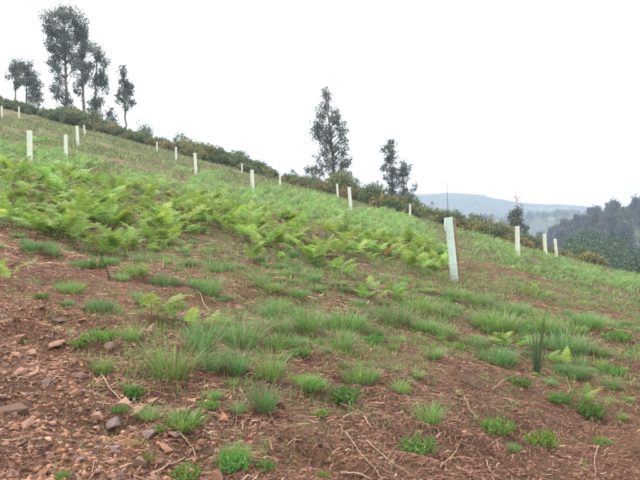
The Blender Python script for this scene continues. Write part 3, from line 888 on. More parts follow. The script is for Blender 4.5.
# ------------------------------------------------------------------ bracken
def frond(detail, seed):
    """one bracken frond along +x from the root: bare stalk, then a drooping triangular blade of feathered side leaflets"""
    r_ = np.random.default_rng(seed)
    G = Geo()
    t_ = np.linspace(0, 1, 9)
    rise, arch = r_.uniform(1.05, 1.3), r_.uniform(1.0, 1.7)
    ang = rise - arch * t_ ** 1.5
    dl = 1 / 8
    px_ = np.concatenate([[0], np.cumsum(np.cos((ang[1:] + ang[:-1]) / 2))]) * dl
    pz_ = np.concatenate([[0], np.cumsum(np.sin((ang[1:] + ang[:-1]) / 2))]) * dl
    py_ = .04 * r_.normal() * t_ ** 2
    path = np.stack([px_, py_, pz_], 1)
    if detail:
        v, q = tube(path, .008 * (1.15 - t_), 4)
    else:
        w_ = np.array([0, .009, 0]); pp = path[[0, 3, 8]]
        v = np.stack([pp - w_, pp + w_], 1).reshape(-1, 3); q = np.array([[0, 1, 3, 2], [2, 3, 5, 4]])
    G.add(v, q, (0.14, 0.2, 0.05))
    base_c = np.array((0.215, 0.34, 0.075)) * np.exp(r_.normal(0, .1))
    npair = 17 if detail else 9
    for s in np.linspace(.32, .985, npair):
        O = np.array([np.interp(s, t_, path[:, k]) for k in range(3)])
        a0 = np.interp(s, t_, ang)
        T = np.array([math.cos(a0), 0, math.sin(a0)]); Nn = np.array([-math.sin(a0), 0, math.cos(a0)])
        f_ = (s - .32) / .68
        L = .3 * (1 - f_) ** .8 * (0.8 + .2 * min(1, f_ * 6)) + .02
        for sg in (-1, 1):
            D = T * .42 + np.array([0, sg, 0]) * .9 + Nn * r_.normal(0.05, .12)
            D /= np.linalg.norm(D)
            Ll = L * r_.uniform(.85, 1.1)
            c = base_c * np.exp(r_.normal(0, .13)) * np.array([1 + .25 * f_, 1 + .08 * f_, 1])
            if detail:
                m = max(3, int(9 * (Ll / .3) ** .6))
                ss = (np.arange(m) + .4) / m
                drop = -np.array([0, 0, 1]) * .25 * Ll
                for sd in (-1, 1):
                    P = O + D * (ss * Ll)[:, None] + drop * (ss ** 2)[:, None]
                    Sv = np.cross(D, Nn) * sd
                    dd = Sv * .85 + D * .55 + r_.normal(0, .1, (m, 3))
                    ll = .06 * (1 - ss) ** .7 * (Ll / .3) ** .55 + .01
                    v, q = leaves(P, dd, ll, ll * .3 + .003, np.tile(Nn, (m, 1)) + r_.normal(0, .15, (m, 3)))
                    G.add(v, q, c)
                G.add(np.stack([O, O + D * Ll * .5 + drop * .25 + T * .012, O + D * Ll + drop, O + D * Ll * .5 + drop * .25 - T * .004]), np.array([[0, 1, 2, 3]]), c * .9)
            else:
                wv_ = max(.03, Ll * .24)
                e = O + D * Ll + np.array([0, 0, -.25 * Ll])
                G.add(np.stack([O, O + D * Ll * .4 + T * wv_ * .6 + np.array([0, 0, -.04 * Ll]), e, O + D * Ll * .5 - T * wv_ * .4 + np.array([0, 0, -.06 * Ll])]), np.array([[0, 1, 2, 3]]), c)
    return G


FR = [frond(True, 100 + k) for k in range(8)]
FR_ME = [g.mesh('frond', M_LEAF) for g in FR]
FR_DEAD = []
for k in range(2):
    g = frond(True, 150 + k); g.C = [np.broadcast_to(np.array((.27, .15, .07)), c_.shape) for c_ in g.C]; FR_DEAD.append(g.mesh('frond', M_LEAF))
FL = [frond(False, 200 + k) for k in range(6)]
FL = [(np.concatenate(g.V), np.concatenate(g.Q), np.concatenate(g.C)) for g in FL]


def xform(V, loc, rz, tilt, s):
    c_, s_ = math.cos(tilt), math.sin(tilt)
    x, y, z = V[:, 0] * c_ + V[:, 2] * s_, V[:, 1], -V[:, 0] * s_ + V[:, 2] * c_
    c_, s_ = math.cos(rz), math.sin(rz)
    return np.stack([(x * c_ - y * s_) * s + loc[0], (x * s_ + y * c_) * s + loc[1], z * s + loc[2]], 1)


def clump_rows(n, size):
    """root offset, heading, tilt, size of each frond in a clump"""
    out = []
    a0 = random.uniform(0, 6.3)
    for k in range(n):
        out.append((random.gauss(0, .1), random.gauss(0, .1), a0 + k * 2 * PI / n * 1.0 + random.uniform(-.5, .5), random.uniform(-.35, .25), size * random.uniform(.7, 1.15)))
    return out


def bracken_parts(x, y, z, size, label, group, n):
    T = root('bracken_fern', (x, y, z - .015), label, 'fern', group)
    dead = False
    for (dx, dy, rz, tl, s) in clump_rows(n, size):
        old = group is not None and random.random() < .05
        dead |= old
        o = link('frond', random.choice(FR_DEAD if old else FR_ME), T, (dx, dy, float(H(x + dx, y + dy)) - z), (0, tl, rz), s)
    if dead: T['label'] = label.replace('bracken', 'browning bracken')
    return T


# ferns one can point at (photo position of the root, size in metres)
for (px_, py_, s, n, lab) in (
        (160, 318, .42, 6, 'yellow green fern with spread fronds left of centre on bare soil'), (199, 336, .34, 5, 'small yellow green fern just right of the spread fronds on bare soil'),
        (4, 284, .42, 6, 'bright fern cut by the left edge beside the brown hollow'), (72, 243, .62, 5, 'fern with long arching yellow fronds in front of the left fern bed'),
        (110, 258, .62, 8, 'bright upright fern foremost in front of the left fern bed'), (84, 250, .5, 5, 'fern between the arching one and the upright one at the front of the bed'),
        (556, 366, .26, 5, 'pale yellow fern behind the dark sword leaved plant'), (514, 352, .42, 6, 'yellow green fern left of the dark sword leaved plant'),
        (396, 300, .36, 6, 'bright yellow green fern among grass tufts right of centre'), (368, 302, .32, 5, 'yellow green fern left of its brighter neighbour among the grass tufts'),
        (372, 290, .3, 4, 'lone upright fern on the bare strip left of the nearest shelter'), (472, 305, .3, 5, 'small fern among grass just below the nearest shelter'),
        (45, 238, .5, 6, 'fern at the left front corner of the fern bed'), (250, 262, .42, 6, 'fern at the front of the middle bed beside bare soil'),
        (345, 278, .45, 7, 'leafy fern at the lower edge of the middle fern bed'), (582, 404, .24, 4, 'tiny yellow green fern sprig on the lower right slope')):
    x, y, z = at(px_, py_)
    bracken_parts(x, y, z, s, lab, None, n)

X, Y = scatter(15000, 7.5, 44, 0.8)
Z = H(X, Y); px, py, f = proj(X, Y, Z)
d_ = look(BRACKEN, px, py) + 1.05 * fbm(X / (.5 + .05 * Y), Y / (.8 + .09 * Y), 33, 3) - .08 - .009 * np.clip(Y - 13, 0, 22) + .45 * np.clip(Y - 14, 0, 6) / 6 * fbm(X / 3.1, Y / 4.5, 35, 2)
d_ = d_ - .1 * (px > 440)
k = (d_ > 0.41) & (rng.random(len(X)) < np.clip((d_ - .2) * 1.15, 0, 1))
X, Y, Z, px, py = X[k], Y[k], Z[k], px[k], py[k]
keep = []
cell = {}
for i in range(len(X)):
    s = .3 if Y[i] < 14 else .42
    c_ = (int(X[i] // s), int(Y[i] // s))
    if c_ in cell: continue
    cell[c_] = 1; keep.append(i)
keep = np.array(keep); X, Y, Z, px, py = X[keep], Y[keep], Z[keep], px[keep], py[keep]
order = np.argsort(np.where((px > -5) & (px < 645), Y, 999))
FROW = ['in front row of the bed', 'just behind the front row', 'in the middle of the bed', 'far up in the bed']
FCOL = ['below the tall left shelter', 'below the left skyline group', 'below the slim young eucalyptus', 'below the three stepped shelters', 'below the stout cream shelter',
        'below the lone tall eucalyptus', 'below the skyline tree pair', 'around the nearest mint shelter', 'below the cream sapling shelter', 'towards the right edge']
G = Geo()
n_ind = 0
for rank, i in enumerate(order):
    size = random.choice((.34, .44, .54, .64)) * random.uniform(.85, 1.15) * float(np.interp(Y[i], [8, 12], [.78, 1])) * (1.0 if px[i] < 430 else .8)
    if rank < 280:
        lab = ('small ' if size < .42 else 'large ' if size > .58 else 'medium ') + 'bracken ' + FROW[int(np.searchsorted([11, 15, 20], Y[i]))] + ' ' + FCOL[int(np.searchsorted([60, 130, 215, 300, 360, 425, 480, 550], px[i]))]
        bracken_parts(float(X[i]), float(Y[i]), float(Z[i]), size, lab, 'bracken ferns of the beds', random.randint(5, 8))
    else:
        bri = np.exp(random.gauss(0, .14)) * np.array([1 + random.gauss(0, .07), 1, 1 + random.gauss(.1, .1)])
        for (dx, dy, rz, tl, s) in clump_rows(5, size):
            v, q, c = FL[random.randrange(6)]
            G.add(xform(v, (X[i] + dx, Y[i] + dy, Z[i] - .02), rz, tl, s), q, c * bri * np.array([.77, .77, 1.0]) * (1.0 if px[i] < 430 else .85))  # colour darkened to stand in for the self-shadow these simple fronds lack
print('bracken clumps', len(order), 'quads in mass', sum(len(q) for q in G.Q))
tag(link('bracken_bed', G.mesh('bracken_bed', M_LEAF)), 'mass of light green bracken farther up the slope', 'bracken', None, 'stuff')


# ------------------------------------------------------------------ grass
GREENS = [(0.15, 0.275, 0.075), (0.135, 0.24, 0.078), (0.18, 0.285, 0.072), (0.12, 0.235, 0.08)]


def tuft_geo(n, length, spread, lean, col, dry=.12, width=.006, nseg=4):
    az = rng.uniform(0, 2 * PI, n); rr = spread * np.sqrt(rng.random(n))
    base = np.stack([rr * np.cos(az), rr * np.sin(az), np.full(n, -.012)], 1)
    az2 = az + rng.normal(0, .6, n)
    ln = lean * (.3 + rr / spread) * rng.uniform(.3, 1.2, n)
    V, Q = blades(base, az2, ln, length * rng.uniform(.45, 1.1, n), width * rng.uniform(.7, 1.3, n), rng.uniform(.1, 1.1, n), nseg)
    c = vary(col, n, .18)
    dr = rng.random(n) < dry
    c[dr] = vary((0.3, 0.25, 0.14), int(dr.sum()), .2)
    return V, Q, np.repeat(c, 2 * (nseg + 1), 0)


TUFT = []
for k in range(7):
    V, Q, c = tuft_geo(240, .34, .11, .55, GREENS[k % 4], .1 + .02 * k)
    TUFT.append(mesh_from('grass_tuft', V, Q, M_GRASS, c))
DENSE = []
for k in range(4):
    V, Q, c = tuft_geo(420, .24, .19, .5, GREENS[(k + 1) % 4], .08, .0058)
    DENSE.append(mesh_from('grass_tuft', V, Q, M_GRASS, c))
tufts = [  # x, y of the base, height in photo pixels, kind (0 arching, 1 dense), label
    (171, 378, 46, 0, 'tall arching grass tuft with pale dry base, biggest on the lower left'), (240, 346, 40, 0, 'upright bright grass tuft left of centre'),
    (263, 410, 32, 0, 'spreading grass tuft with pale drooping blades at lower centre'), (212, 370, 30, 0, 'loose grass tuft between the biggest one and the upright one'),
    (270, 378, 34, 0, 'thin grass tuft above the spreading one at lower centre'), (344, 329, 30, 1, 'dense dark green grass clump in the middle of the slope'),
    (390, 322, 26, 1, 'dense grass clump right of the dark one in mid slope'), (420, 312, 22, 1, 'dense grass clump with dark base right of mid slope clumps'),
    (422, 330, 18, 1, 'low dense grass clump below its neighbours right of centre'), (307, 330, 32, 0, 'upright grass tuft left of the dense mid slope clump'),
    (341, 352, 24, 0, 'sparse grass tuft below the dense mid slope clump'), (270, 318, 22, 0, 'grass tuft left of centre beneath the fern bed'),
    (165, 285, 18, 1, 'low dense grass tuft below the left fern bed'), (210, 295, 24, 0, 'grass tuft beside a dry stick, left of centre'),
    (70, 292, 16, 1, 'rounded grass tuft alone on the brown soil at left'), (100, 310, 18, 1, 'rounded grass tuft right below the lone one on left soil'),
    (35, 250, 16, 1, 'wide low grass tuft under the left fern bed'), (80, 268, 14, 1, 'low grass tuft in front of the foremost upright fern'),
    (135, 274, 18, 1, 'grass tuft right of the leaning dark stick'), (110, 264, 12, 1, 'small grass tuft at the foot of the foremost upright fern'),
    (496, 328, 26, 1, 'dense grass patch left above the sword leaved plant'), (568, 350, 28, 1, 'dense grass patch right beside the sword leaved plant'),
    (588, 326, 20, 1, 'grass patch up and right of the sword leaved plant'), (496, 362, 24, 1, 'grass patch left below the sword leaved plant'),
    (574, 376, 18, 1, 'low grass patch right below the sword leaved plant'), (480, 304, 16, 1, 'low grass patch just right below the nearest shelter'),
    (452, 297, 14, 1, 'low grass patch directly below the nearest shelter'), (510, 313, 18, 1, 'grass patch on the slope right of the nearest shelter'),
    (131, 340, 20, 0, 'small grass tuft beside the pale stone at left'), (360, 380, 22, 1, 'fresh green grass clump below centre'),
    (313, 388, 16, 1, 'small bright grass clump left of the fresh one below centre'), (200, 350, 36, 0, 'thin upright grass tuft under the small fern'),
    (235, 372, 30, 0, 'fine leaved grass tuft in the lower left middle'), (440, 335, 18, 1, 'grass clump on the slope below the nearest shelter path'),
    (540, 330, 24, 1, 'grass patch behind the sword leaved plant'), 
]
occ = []
for (px_, py_, hp, kd, lab) in tufts:
    x, y, z = at(px_, py_)
    hm = hp / F * y
    if kd == 0: me = random.choice(TUFT); s = hm / .30
    else: me = random.choice(DENSE); s = hm / .28
    o = link('grass_tuft', me, None, (x, y, z), (0, 0, random.uniform(0, 6.3)), (s * (1 if kd == 0 else 1.15), s * (1 if kd == 0 else 1.15), s))
    tag(o, lab, 'grass tuft', 'grass tufts on the slope'); occ.append((x, y))
X, Y = scatter(6000, 3.0, 14, 0.6)
Z = H(X, Y); px, py, f = proj(X, Y, Z)
d_ = look(GRASS, px, py)
k = (rng.random(len(X)) < d_ * .5 - .03) & (fbm(X / .9, Y / .9, 44, 2) > -.08) & (px > -10) & (px < 650) & (py < 500)
X, Y, Z, px, py = [a_[k] for a_ in (X, Y, Z, px, py)]
cnt = 0
TROW = ['near the bottom edge', 'on the lower slope', 'in the grassy belt', 'just below the ferns']
TCOL = ['on the stony left', 'around the tall arching tuft', 'around the upright bright tuft', 'around the dense dark centre clump', 'below the nearest mint shelter', 'around the sword leaved plant']
rest = []
for i in np.argsort(Y):
    if any((X[i] - a_) ** 2 + (Y[i] - b_) ** 2 < .028 for a_, b_ in occ): continue
    occ.append((X[i], Y[i]))
    if cnt >= 255: rest.append(i); continue
    cnt += 1
    z_ = 0 if px[i] < 230 else (1 if px[i] < 430 else 2)
    kd = random.random() < (.5, .45, .25)[z_]
    s = random.choice((.22, .3, .42, .6)) * random.uniform(.85, 1.15)
    o = link('grass_tuft', random.choice(TUFT if kd else DENSE), None, (X[i], Y[i], Z[i]), (0, 0, random.uniform(0, 6.3)), (s, s, s * random.uniform(.6, 1)))
    tag(o, 'small grass tuft ' + TROW[int(np.searchsorted([4.6, 6.5, 9], Y[i]))] + ' ' + TCOL[int(np.searchsorted([110, 230, 320, 430, 530], px[i]))], 'grass tuft', 'small grass tufts scattered on the soil')


def grass_mass(n, r0, r1, nb, length, width, spread, thr, seed, power, nseg=2, cols=GREENS, tab=GRASS, gain=1.2, dry=.15):
    X, Y = scatter(n, r0, r1, power)
    Z = H(X, Y); px, py, f = proj(X, Y, Z)
    k = (rng.random(len(X)) < look(tab, px, py) * gain) & (fbm(X / (.05 * r0 + .5), Y / (.05 * r0 + .5), seed, 2) > thr) & (crest(X, Y) < 3)
    X, Y = X[k], Y[k]
    m = len(X); idx = np.repeat(np.arange(m), nb); N = m * nb
    bx_, by_ = X[idx] + rng.normal(0, spread, N), Y[idx] + rng.normal(0, spread, N)
    base = np.stack([bx_, by_, H(bx_, by_) - .01], 1)
    az = np.arctan2(by_ - Y[idx], bx_ - X[idx]) + rng.normal(0, .7, N)
    sc_ = rng.uniform(.5, 1.15, m)[idx]
    V, Q = blades(base, az, rng.uniform(.05, .6 if r0 < 15 else 1.1, N), length * sc_ * rng.uniform(.5, 1.1, N), width * rng.uniform(.7, 1.3, N), rng.uniform(.1, .9, N), nseg)
    pal = np.array(cols)[rng.integers(0, len(cols), m)]
    c = pal[idx] * np.exp(rng.normal(0, .16, (N, 1))) * np.exp(rng.normal(0, .12, m))[idx][:, None]
    dr = rng.random(N) < dry
    c[dr] = vary((0.27, 0.2, 0.12), int(dr.sum()), .25)
    return V, Q, np.repeat(c, 2 * (nseg + 1), 0)


G = Geo()
for args in ((6200, 3.0, 9, 11, .1, .005, .07, -.05, 81, .5), (13500, 8, 22, 9, .15, .011, .1, -.1, 82, .7), (16500, 18, 42, 6, .22, .03, .2, -.1, 83, .8), (26000, 38, 80, 5, .32, .07, .3, -.08, 84, .9)):
    far_ = args[1] > 15
    g_ = grass_mass(*args, cols=[(0.17, 0.265, 0.08), (0.14, 0.2, 0.088), (0.2, 0.3, 0.075), (0.2, 0.155, 0.1), (0.15, 0.225, 0.09), (0.125, 0.185, 0.075)] if far_ else GREENS, gain=2.4 if far_ else 1.2, dry=.08 if far_ else .15)
    print('grass', len(g_[1]))
    G.add(*g_)
tag(link('grass_cover', G.mesh('grass_cover', M_GRASS)), 'thin grass and heath growing over the slope', 'grass', None, 'stuff')


X, Y = scatter(5200, 17, 76, 0.75)
px, py, f = proj(X, Y, H(X, Y))
k = (fbm(X / 5, Y / 3, 55, 3) > -.05) & (rng.random(len(X)) < 1 - .8 * look(BRACKEN, px, py)); X, Y = X[k], Y[k]
rr = rng.uniform(.12, .34, len(X)) * np.interp(Y, [17, 60], [.8, 1.25])
V, Q, c = crown_geo(np.stack([X, Y, H(X, Y) + .25 * rr, rr], 1), 420, .1, .04, (0.15, 0.19, 0.1), -.6)
hue = np.array([(1, 1, 1), (1.35, 1.5, 1.0), (1.35, 1.05, .95), (.8, .9, .95)])
V[:, 2] = np.maximum(V[:, 2], H(V[:, 0], V[:, 1]) + .005)
c = c * hue[(np.floor(np.abs(fbm(V[:, 0] / 2.2, V[:, 1] / 1.6, 77, 2)) * 9).astype(int)) % 4]
print('heath', len(Q))
tag(link('heath_scrub', mesh_from('heath_scrub', V, Q, M_SHRUB, c)), 'low mottled heath scrub on the upper slope', 'scrub', None, 'stuff')

X, Y = scatter(5200, 3.0, 15, 0.55)
px, py, f = proj(X, Y, H(X, Y))
k = (rng.random(len(X)) < look(GRASS, px, py) * .75 + .04) & (fbm(X / .7, Y / .7, 57, 2) > -.15); X, Y = X[k], Y[k]
rr = rng.uniform(.03, .085, len(X)) * np.interp(Y, [3, 15], [.8, 1.5])
V, Q, c = crown_geo(np.stack([X, Y, H(X, Y) + .15 * rr, rr], 1), 5200, .03, .011, (0.14, 0.25, 0.06), -.7)
V[:, 2] = np.maximum(V[:, 2], H(V[:, 0], V[:, 1]) + .003)
print('weeds', len(Q))
tag(link('low_weeds', mesh_from('low_weeds', V, Q, M_SHRUB, c)), 'tiny green weeds sprouting between the grass tufts', 'weeds', None, 'stuff')

# low green seedling clumps of the foreground: short sprigs set with needle leaves
def sprig_mesh(seed, yellow=False):
    n = 54
    G = Geo()
    az = rng.uniform(0, 2 * PI, n); rr = .13 * np.sqrt(rng.random(n))
    for k in range(n):
        b = np.array([rr[k] * math.cos(az[k]), rr[k] * math.sin(az[k]), -.01])
        e = b * 1.45 + np.array([random.gauss(0, .02), random.gauss(0, .02), .15 * (1 - .45 * rr[k] / .13) * random.uniform(.7, 1.2)])
        v, q = tube(np.array([b, (b + e) / 2, e]), [.0025, .002, .001], 3); G.add(v, q, (.1, .12, .05))
        m = 34
        s = rng.uniform(.15, 1.0, m)[:, None]
        D = rng.normal(0, .8, (m, 3)) + np.array([0, 0, .9])
        v, q = leaves(b * (1 - s) + e * s, D, rng.uniform(.014, .036, m), rng.uniform(.004, .009, m))
        c = vary((.18, .29, .05) if yellow else (0.12, 0.245, 0.05), m, .2)
        G.add(v, q, np.repeat(c, 4, 0))
    return G.mesh('seedling_clump', M_SHRUB)


SPR = [sprig_mesh(k, k == 3) for k in range(4)]
seed = [  # x, y, width px, kind, label
    (346, 400, 40, 0, 'wide low green seedling clump at lower centre'), (312, 388, 24, 0, 'small green seedling clump left above the wide one at lower centre'),
    (320, 416, 18, 3, 'flat bright seedling patch below the wide one at lower centre'), (418, 452, 44, 0, 'bushy green seedling clump at the bottom right of centre'),
    (497, 432, 34, 1, 'spread out grey green seedling clump at lower right'), (542, 445, 34, 3, 'bright bushy seedling clump at lower right'),
    (587, 416, 36, 0, 'green seedling clump with a yellow shoot at the right'), (234, 468, 40, 0, 'bright seedling clump at the bottom edge left of centre'),
    (187, 478, 32, 3, 'light green seedling clump cut by the bottom edge'), (185, 425, 40, 1, 'loose seedling clump right of the stone pile'),
    (208, 408, 24, 0, 'small bright seedling clump on the lower left soil'), (158, 432, 16, 3, 'small yellow green seedling at the right of the stone pile'),
    (147, 460, 16, 3, 'tiny yellow green seedling below the stone pile'), (120, 412, 16, 1, 'small dark green seedling between stones and long twig'),
    (135, 396, 24, 0, 'green seedling clump right of the long twig'), (103, 374, 16, 0, 'small seedling at the upper end of the long twig'),
    (100, 340, 34, 1, 'dark green seedling clump on the stony left slope'), (83, 346, 24, 3, 'lighter seedling clump left of the dark one on stony soil'),
    (42, 299, 16, 0, 'small seedling clump on the left soil beneath the hollow'), (435, 410, 14, 0, 'tiny seedling on bare soil right of centre'),
    (95, 268, 26, 1, 'seedling clump in front of the fern bed at left'), (372, 344, 26, 1, 'grey green seedling clump in mid slope'),
    (520, 385, 26, 0, 'seedling clump below the sword leaved plant'), (602, 444, 18, 1, 'faint seedling near the right edge'),
    (64, 478, 18, 1, 'dark seedling among stones at the bottom left'), (322, 476, 12, 3, 'tiny round leaved seedling at the bottom edge'),
    (560, 402, 24, 1, 'grey green seedling left of the yellow shoot at right'), (612, 375, 26, 1, 'seedling clump near the right edge in mid slope'),
    (455, 350, 24, 1, 'seedling clump below the nearest shelter on the brown slope'), (618, 340, 28, 1, 'low seedling clump at the right edge below the ferns'),
    (265, 470, 22, 1, 'dull seedling clump right of the bright one at the bottom edge'), (300, 355, 22, 1, 'grey green seedling clump beneath the upright centre tuft')]
for (px_, py_, wp, kd, lab) in seed:
    x, y, z = at(px_, py_)
    s = wp / F * y / .34
    o = link('seedling_clump', SPR[kd], None, (x, y, z), (0, 0, random.uniform(0, 6.3)), (s, s, s * random.uniform(.85, 1.15)))
    tag(o, lab, 'seedling', 'low seedling clumps on the soil')

# dark sword leaved plant on the right
x, y, z = at(537, 373)
T = root('sword_leaved_plant', (x, y, z - .01), 'dark green plant with upright sword leaves on the right slope', 'plant')
for k in range(11):
    a_ = k * 2.4; n = np.array
    V, Q = blades(n([[.02 * math.cos(a_), .02 * math.sin(a_), 0]]), n([a_]), n([random.uniform(.04, .42)]), n([random.uniform(.42, .68)]), n([.024]), n([random.uniform(-.1, .25)]), 6)
    link('leaf', mesh_from('leaf', V, Q, M_SHRUB, np.tile((.065, .115, .05), (len(V), 1))), T)


# ------------------------------------------------------------------ stones
def stone_mesh(seed, flat):
    import bmesh
    r_ = np.random.default_rng(seed)
    P = r_.normal(size=(11, 3)); P /= np.linalg.norm(P, axis=1)[:, None]
    P *= np.array([1, r_.uniform(.6, .85), flat]) * r_.uniform(.8, 1.1, (11, 1))
    bm = bmesh.new()
    for p_ in P: bm.verts.new(p_)
    bmesh.ops.convex_hull(bm, input=bm.verts)
    bmesh.ops.bevel(bm, geom=list(bm.edges), offset=.03, segments=1, affect='EDGES', profile=.5)
    bmesh.ops.triangulate(bm, faces=bm.faces)
    bmesh.ops.subdivide_edges(bm, edges=[e_ for e_ in bm.edges if e_.calc_length() > .3], cuts=2)
    bmesh.ops.triangulate(bm, faces=bm.faces)
    for v_ in bm.verts: v_.co *= 1 + r_.normal(0, .022)
    me = bpy.data.meshes.new('stone'); bm.to_mesh(me); bm.free()
    return me


STC = [(0.36, 0.19, 0.11), (0.29, 0.155, 0.1), (0.4, 0.25, 0.17), (0.22, 0.165, 0.15), (0.24, 0.15, 0.12), (0.34, 0.2, 0.14), (0.36, 0.28, 0.22), (0.18, 0.105, 0.075)]
SCN = ['orange brown', 'red brown', 'tan', 'purple grey', 'mauve brown', 'light red', 'pale grey', 'dark brown']
STN = []
for k in range(16):
    me = stone_mesh(300 + k, .38 + .4 * ((k * 7) % 5) / 5)
    a_ = me.color_attributes.new('tint', 'FLOAT_COLOR', 'POINT')
    a_.data.foreach_set('color', np.tile((*STC[k % 8], 1.0), len(me.vertices)).astype(np.float32))
    me.materials.append(M_STONE)
    STN.append(me)


def stone(x, y, z, s, k, label, group, sink=.35):
    e = (random.uniform(-.5, .5), random.uniform(-.5, .5), random.uniform(0, 6.3))
    o = link('stone', STN[k], None, (x, y, z + s * .06), e, (s * random.uniform(.85, 1.1), s * random.uniform(.85, 1.1), s * random.uniform(.8, 1.1)))
    return tag(o, label, 'stone', group)


STONES = [(9, 414, 44, 7, 'big dark stone at the left edge'), (127, 445, 34, 0, 'large orange brown stone in the middle of the lower left pile'), (140, 412, 24, 2, 'pale orange stone at the lower end of the long twig'),
          (149, 434, 20, 3, 'purple grey stone standing at the right of the pile'), (115, 425, 22, 3, 'purple stone at the upper left of the pile'), (116, 450, 20, 3, 'grey violet stone at the lower left of the pile'),
          (136, 465, 20, 2, 'rounded pink brown stone below the pile'), (132, 429, 14, 6, 'light tan stone on top of the pile'), (99, 418, 16, 2, 'rounded tan stone left of the pile'),
          (97, 429, 14, 5, 'reddish stone left below the rounded tan one'), (109, 347, 14, 6, 'pale pinkish stone on the stony left slope'), (16, 342, 26, 5, 'flat reddish slab on the left slope'),
          (225, 418, 24, 0, 'reddish brown stone in the soil at lower left centre'), (152, 403, 20, 5, 'brown stone under the grass right of the long twig'), (83, 477, 14, 2, 'small orange stone at the bottom edge'),
          (22, 372, 16, 5, 'tan stone on the left slope'), (60, 345, 22, 5, 'reddish slab in the middle of the stony slope'), (150, 454, 18, 7, 'dark brown stone right below the pile'),
          (80, 461, 14, 3, 'violet stone near the bottom left'), (121, 476, 14, 4, 'dark violet stone at the bottom edge'), (48, 383, 14, 3, 'grey stone among gravel on the left'), (60, 322, 20, 7, 'dark flat stone high on the stony slope'),
          (160, 462, 16, 5, 'small brown stone right of the tiny seedling')]
socc = []
for (px_, py_, wp, k, lab) in STONES:
    x, y, z = at(px_, py_)
    s = wp / F * y / 1.7
    stone(x, y, z, s, k if random.random() < .5 else k + 8, lab, 'stones of the lower left slope'); socc.append((x, y, s))
X, Y = scatter(6000, 2.3, 9, 0.3)
Z = H(X, Y); px, py, f = proj(X, Y, Z)
k = (rng.random(len(X)) < look(STONY, px, py) * 1.2) & (px > -8) & (py < 490)
X, Y, Z = X[k], Y[k], Z[k]
c_n = 0
for i in range(len(X)):
    if c_n >= 265: break
    s = .016 + .042 * random.random() ** 2.6
    if Y[i] < 3.4 and random.random() < .3: s *= 1.6
    if any((X[i] - a_) ** 2 + (Y[i] - b_) ** 2 < (s + r_) ** 2 for a_, b_, r_ in socc): continue
    socc.append((X[i], Y[i], s)); c_n += 1
    kk = random.choices(range(16), [4, 4, 2, .3, 1.6, 3, .2, 2.5] * 2)[0]
    ppx, ppy, _ = proj(X[i], Y[i], Z[i])
    stone(float(X[i]), float(Y[i]), float(Z[i]), s, kk, ('bigger ' if s > .032 else 'small ') + SCN[kk % 8] + ' stone in the gravel, ' + ('at the bottom edge' if ppy > 440 else 'level with the pile' if ppy > 385 else 'above the pile' if ppy > 335 else 'high on the slope')
          + (' at left' if ppx < 55 else ' left of the pile' if ppx < 105 else ' near the pile'), 'small stones in the gravel')

# gravel and clods: small angular bits too many to count
ICO = np.array([(0, 0, 1), (.9, 0, .3), (.1, .85, .25), (-.85, .1, .3), (0, -.9, .2), (.5, .5, -.6), (-.5, -.5, -.6)])
ICQ = np.array([(0, 1, 2), (0, 2, 3), (0, 3, 4), (0, 4, 1), (1, 5, 2), (2, 5, 3), (3, 6, 4), (4, 6, 1), (1, 6, 5), (3, 5, 6)])


def bits(X, Y, size, cols, flat=.65):
    n = len(X)
    P = ICO[None] * (1 + rng.normal(0, .36, (n, 7, 3))) * size[:, None, None]
    P[:, :, 2] *= flat
    a_ = rng.uniform(0, 6.3, n); c_, s_ = np.cos(a_)[:, None], np.sin(a_)[:, None]
    tl = rng.normal(0, .5, n)[:, None]
    x, y, z = P[:, :, 0], P[:, :, 1] * np.cos(tl) - P[:, :, 2] * np.sin(tl), P[:, :, 1] * np.sin(tl) + P[:, :, 2] * np.cos(tl)
    V = np.stack([x * c_ - y * s_ + X[:, None], x * s_ + y * c_ + Y[:, None], z + (H(X, Y) - size * .1)[:, None]], -1)
    Q = (np.arange(n) * 7)[:, None, None] + ICQ[None]
    return V.reshape(-1, 3), Q.reshape(-1, 3), np.repeat(cols, 7, 0)


X, Y = scatter(78000, 2.2, 10, 0.25)
px, py, f = proj(X, Y, H(X, Y)); k = rng.random(len(X)) < look(STONY, px, py) * 1.1
X, Y = X[k], Y[k]
cols = np.array(STC)[rng.choice(8, len(X), p=np.array([4, 4, 1.0, .2, 1.2, 3, .1, 2.5]) / 16)] * np.exp(rng.normal(0, .25, (len(X), 1))) * .8
V, Q, c = bits(X, Y, .0035 + .022 * rng.random(len(X)) ** 3.2, cols)
print('gravel', len(X))
tag(link('gravel', mesh_from('gravel', V, Q, M_CLOD, c)), 'red brown gravel covering the lower left slope', 'gravel', None, 'stuff')
X, Y = scatter(30000, 2.2, 14, 0.35)
V, Q, c = bits(X, Y, .004 + .02 * rng.random(len(X)) ** 3, vary((.17, .092, .06), len(X), .38))
tag(link('soil_clods', mesh_from('soil_clods', V, Q, M_CLOD, c)), 'loose crumbs of brown soil over the slope', 'soil', None, 'stuff')

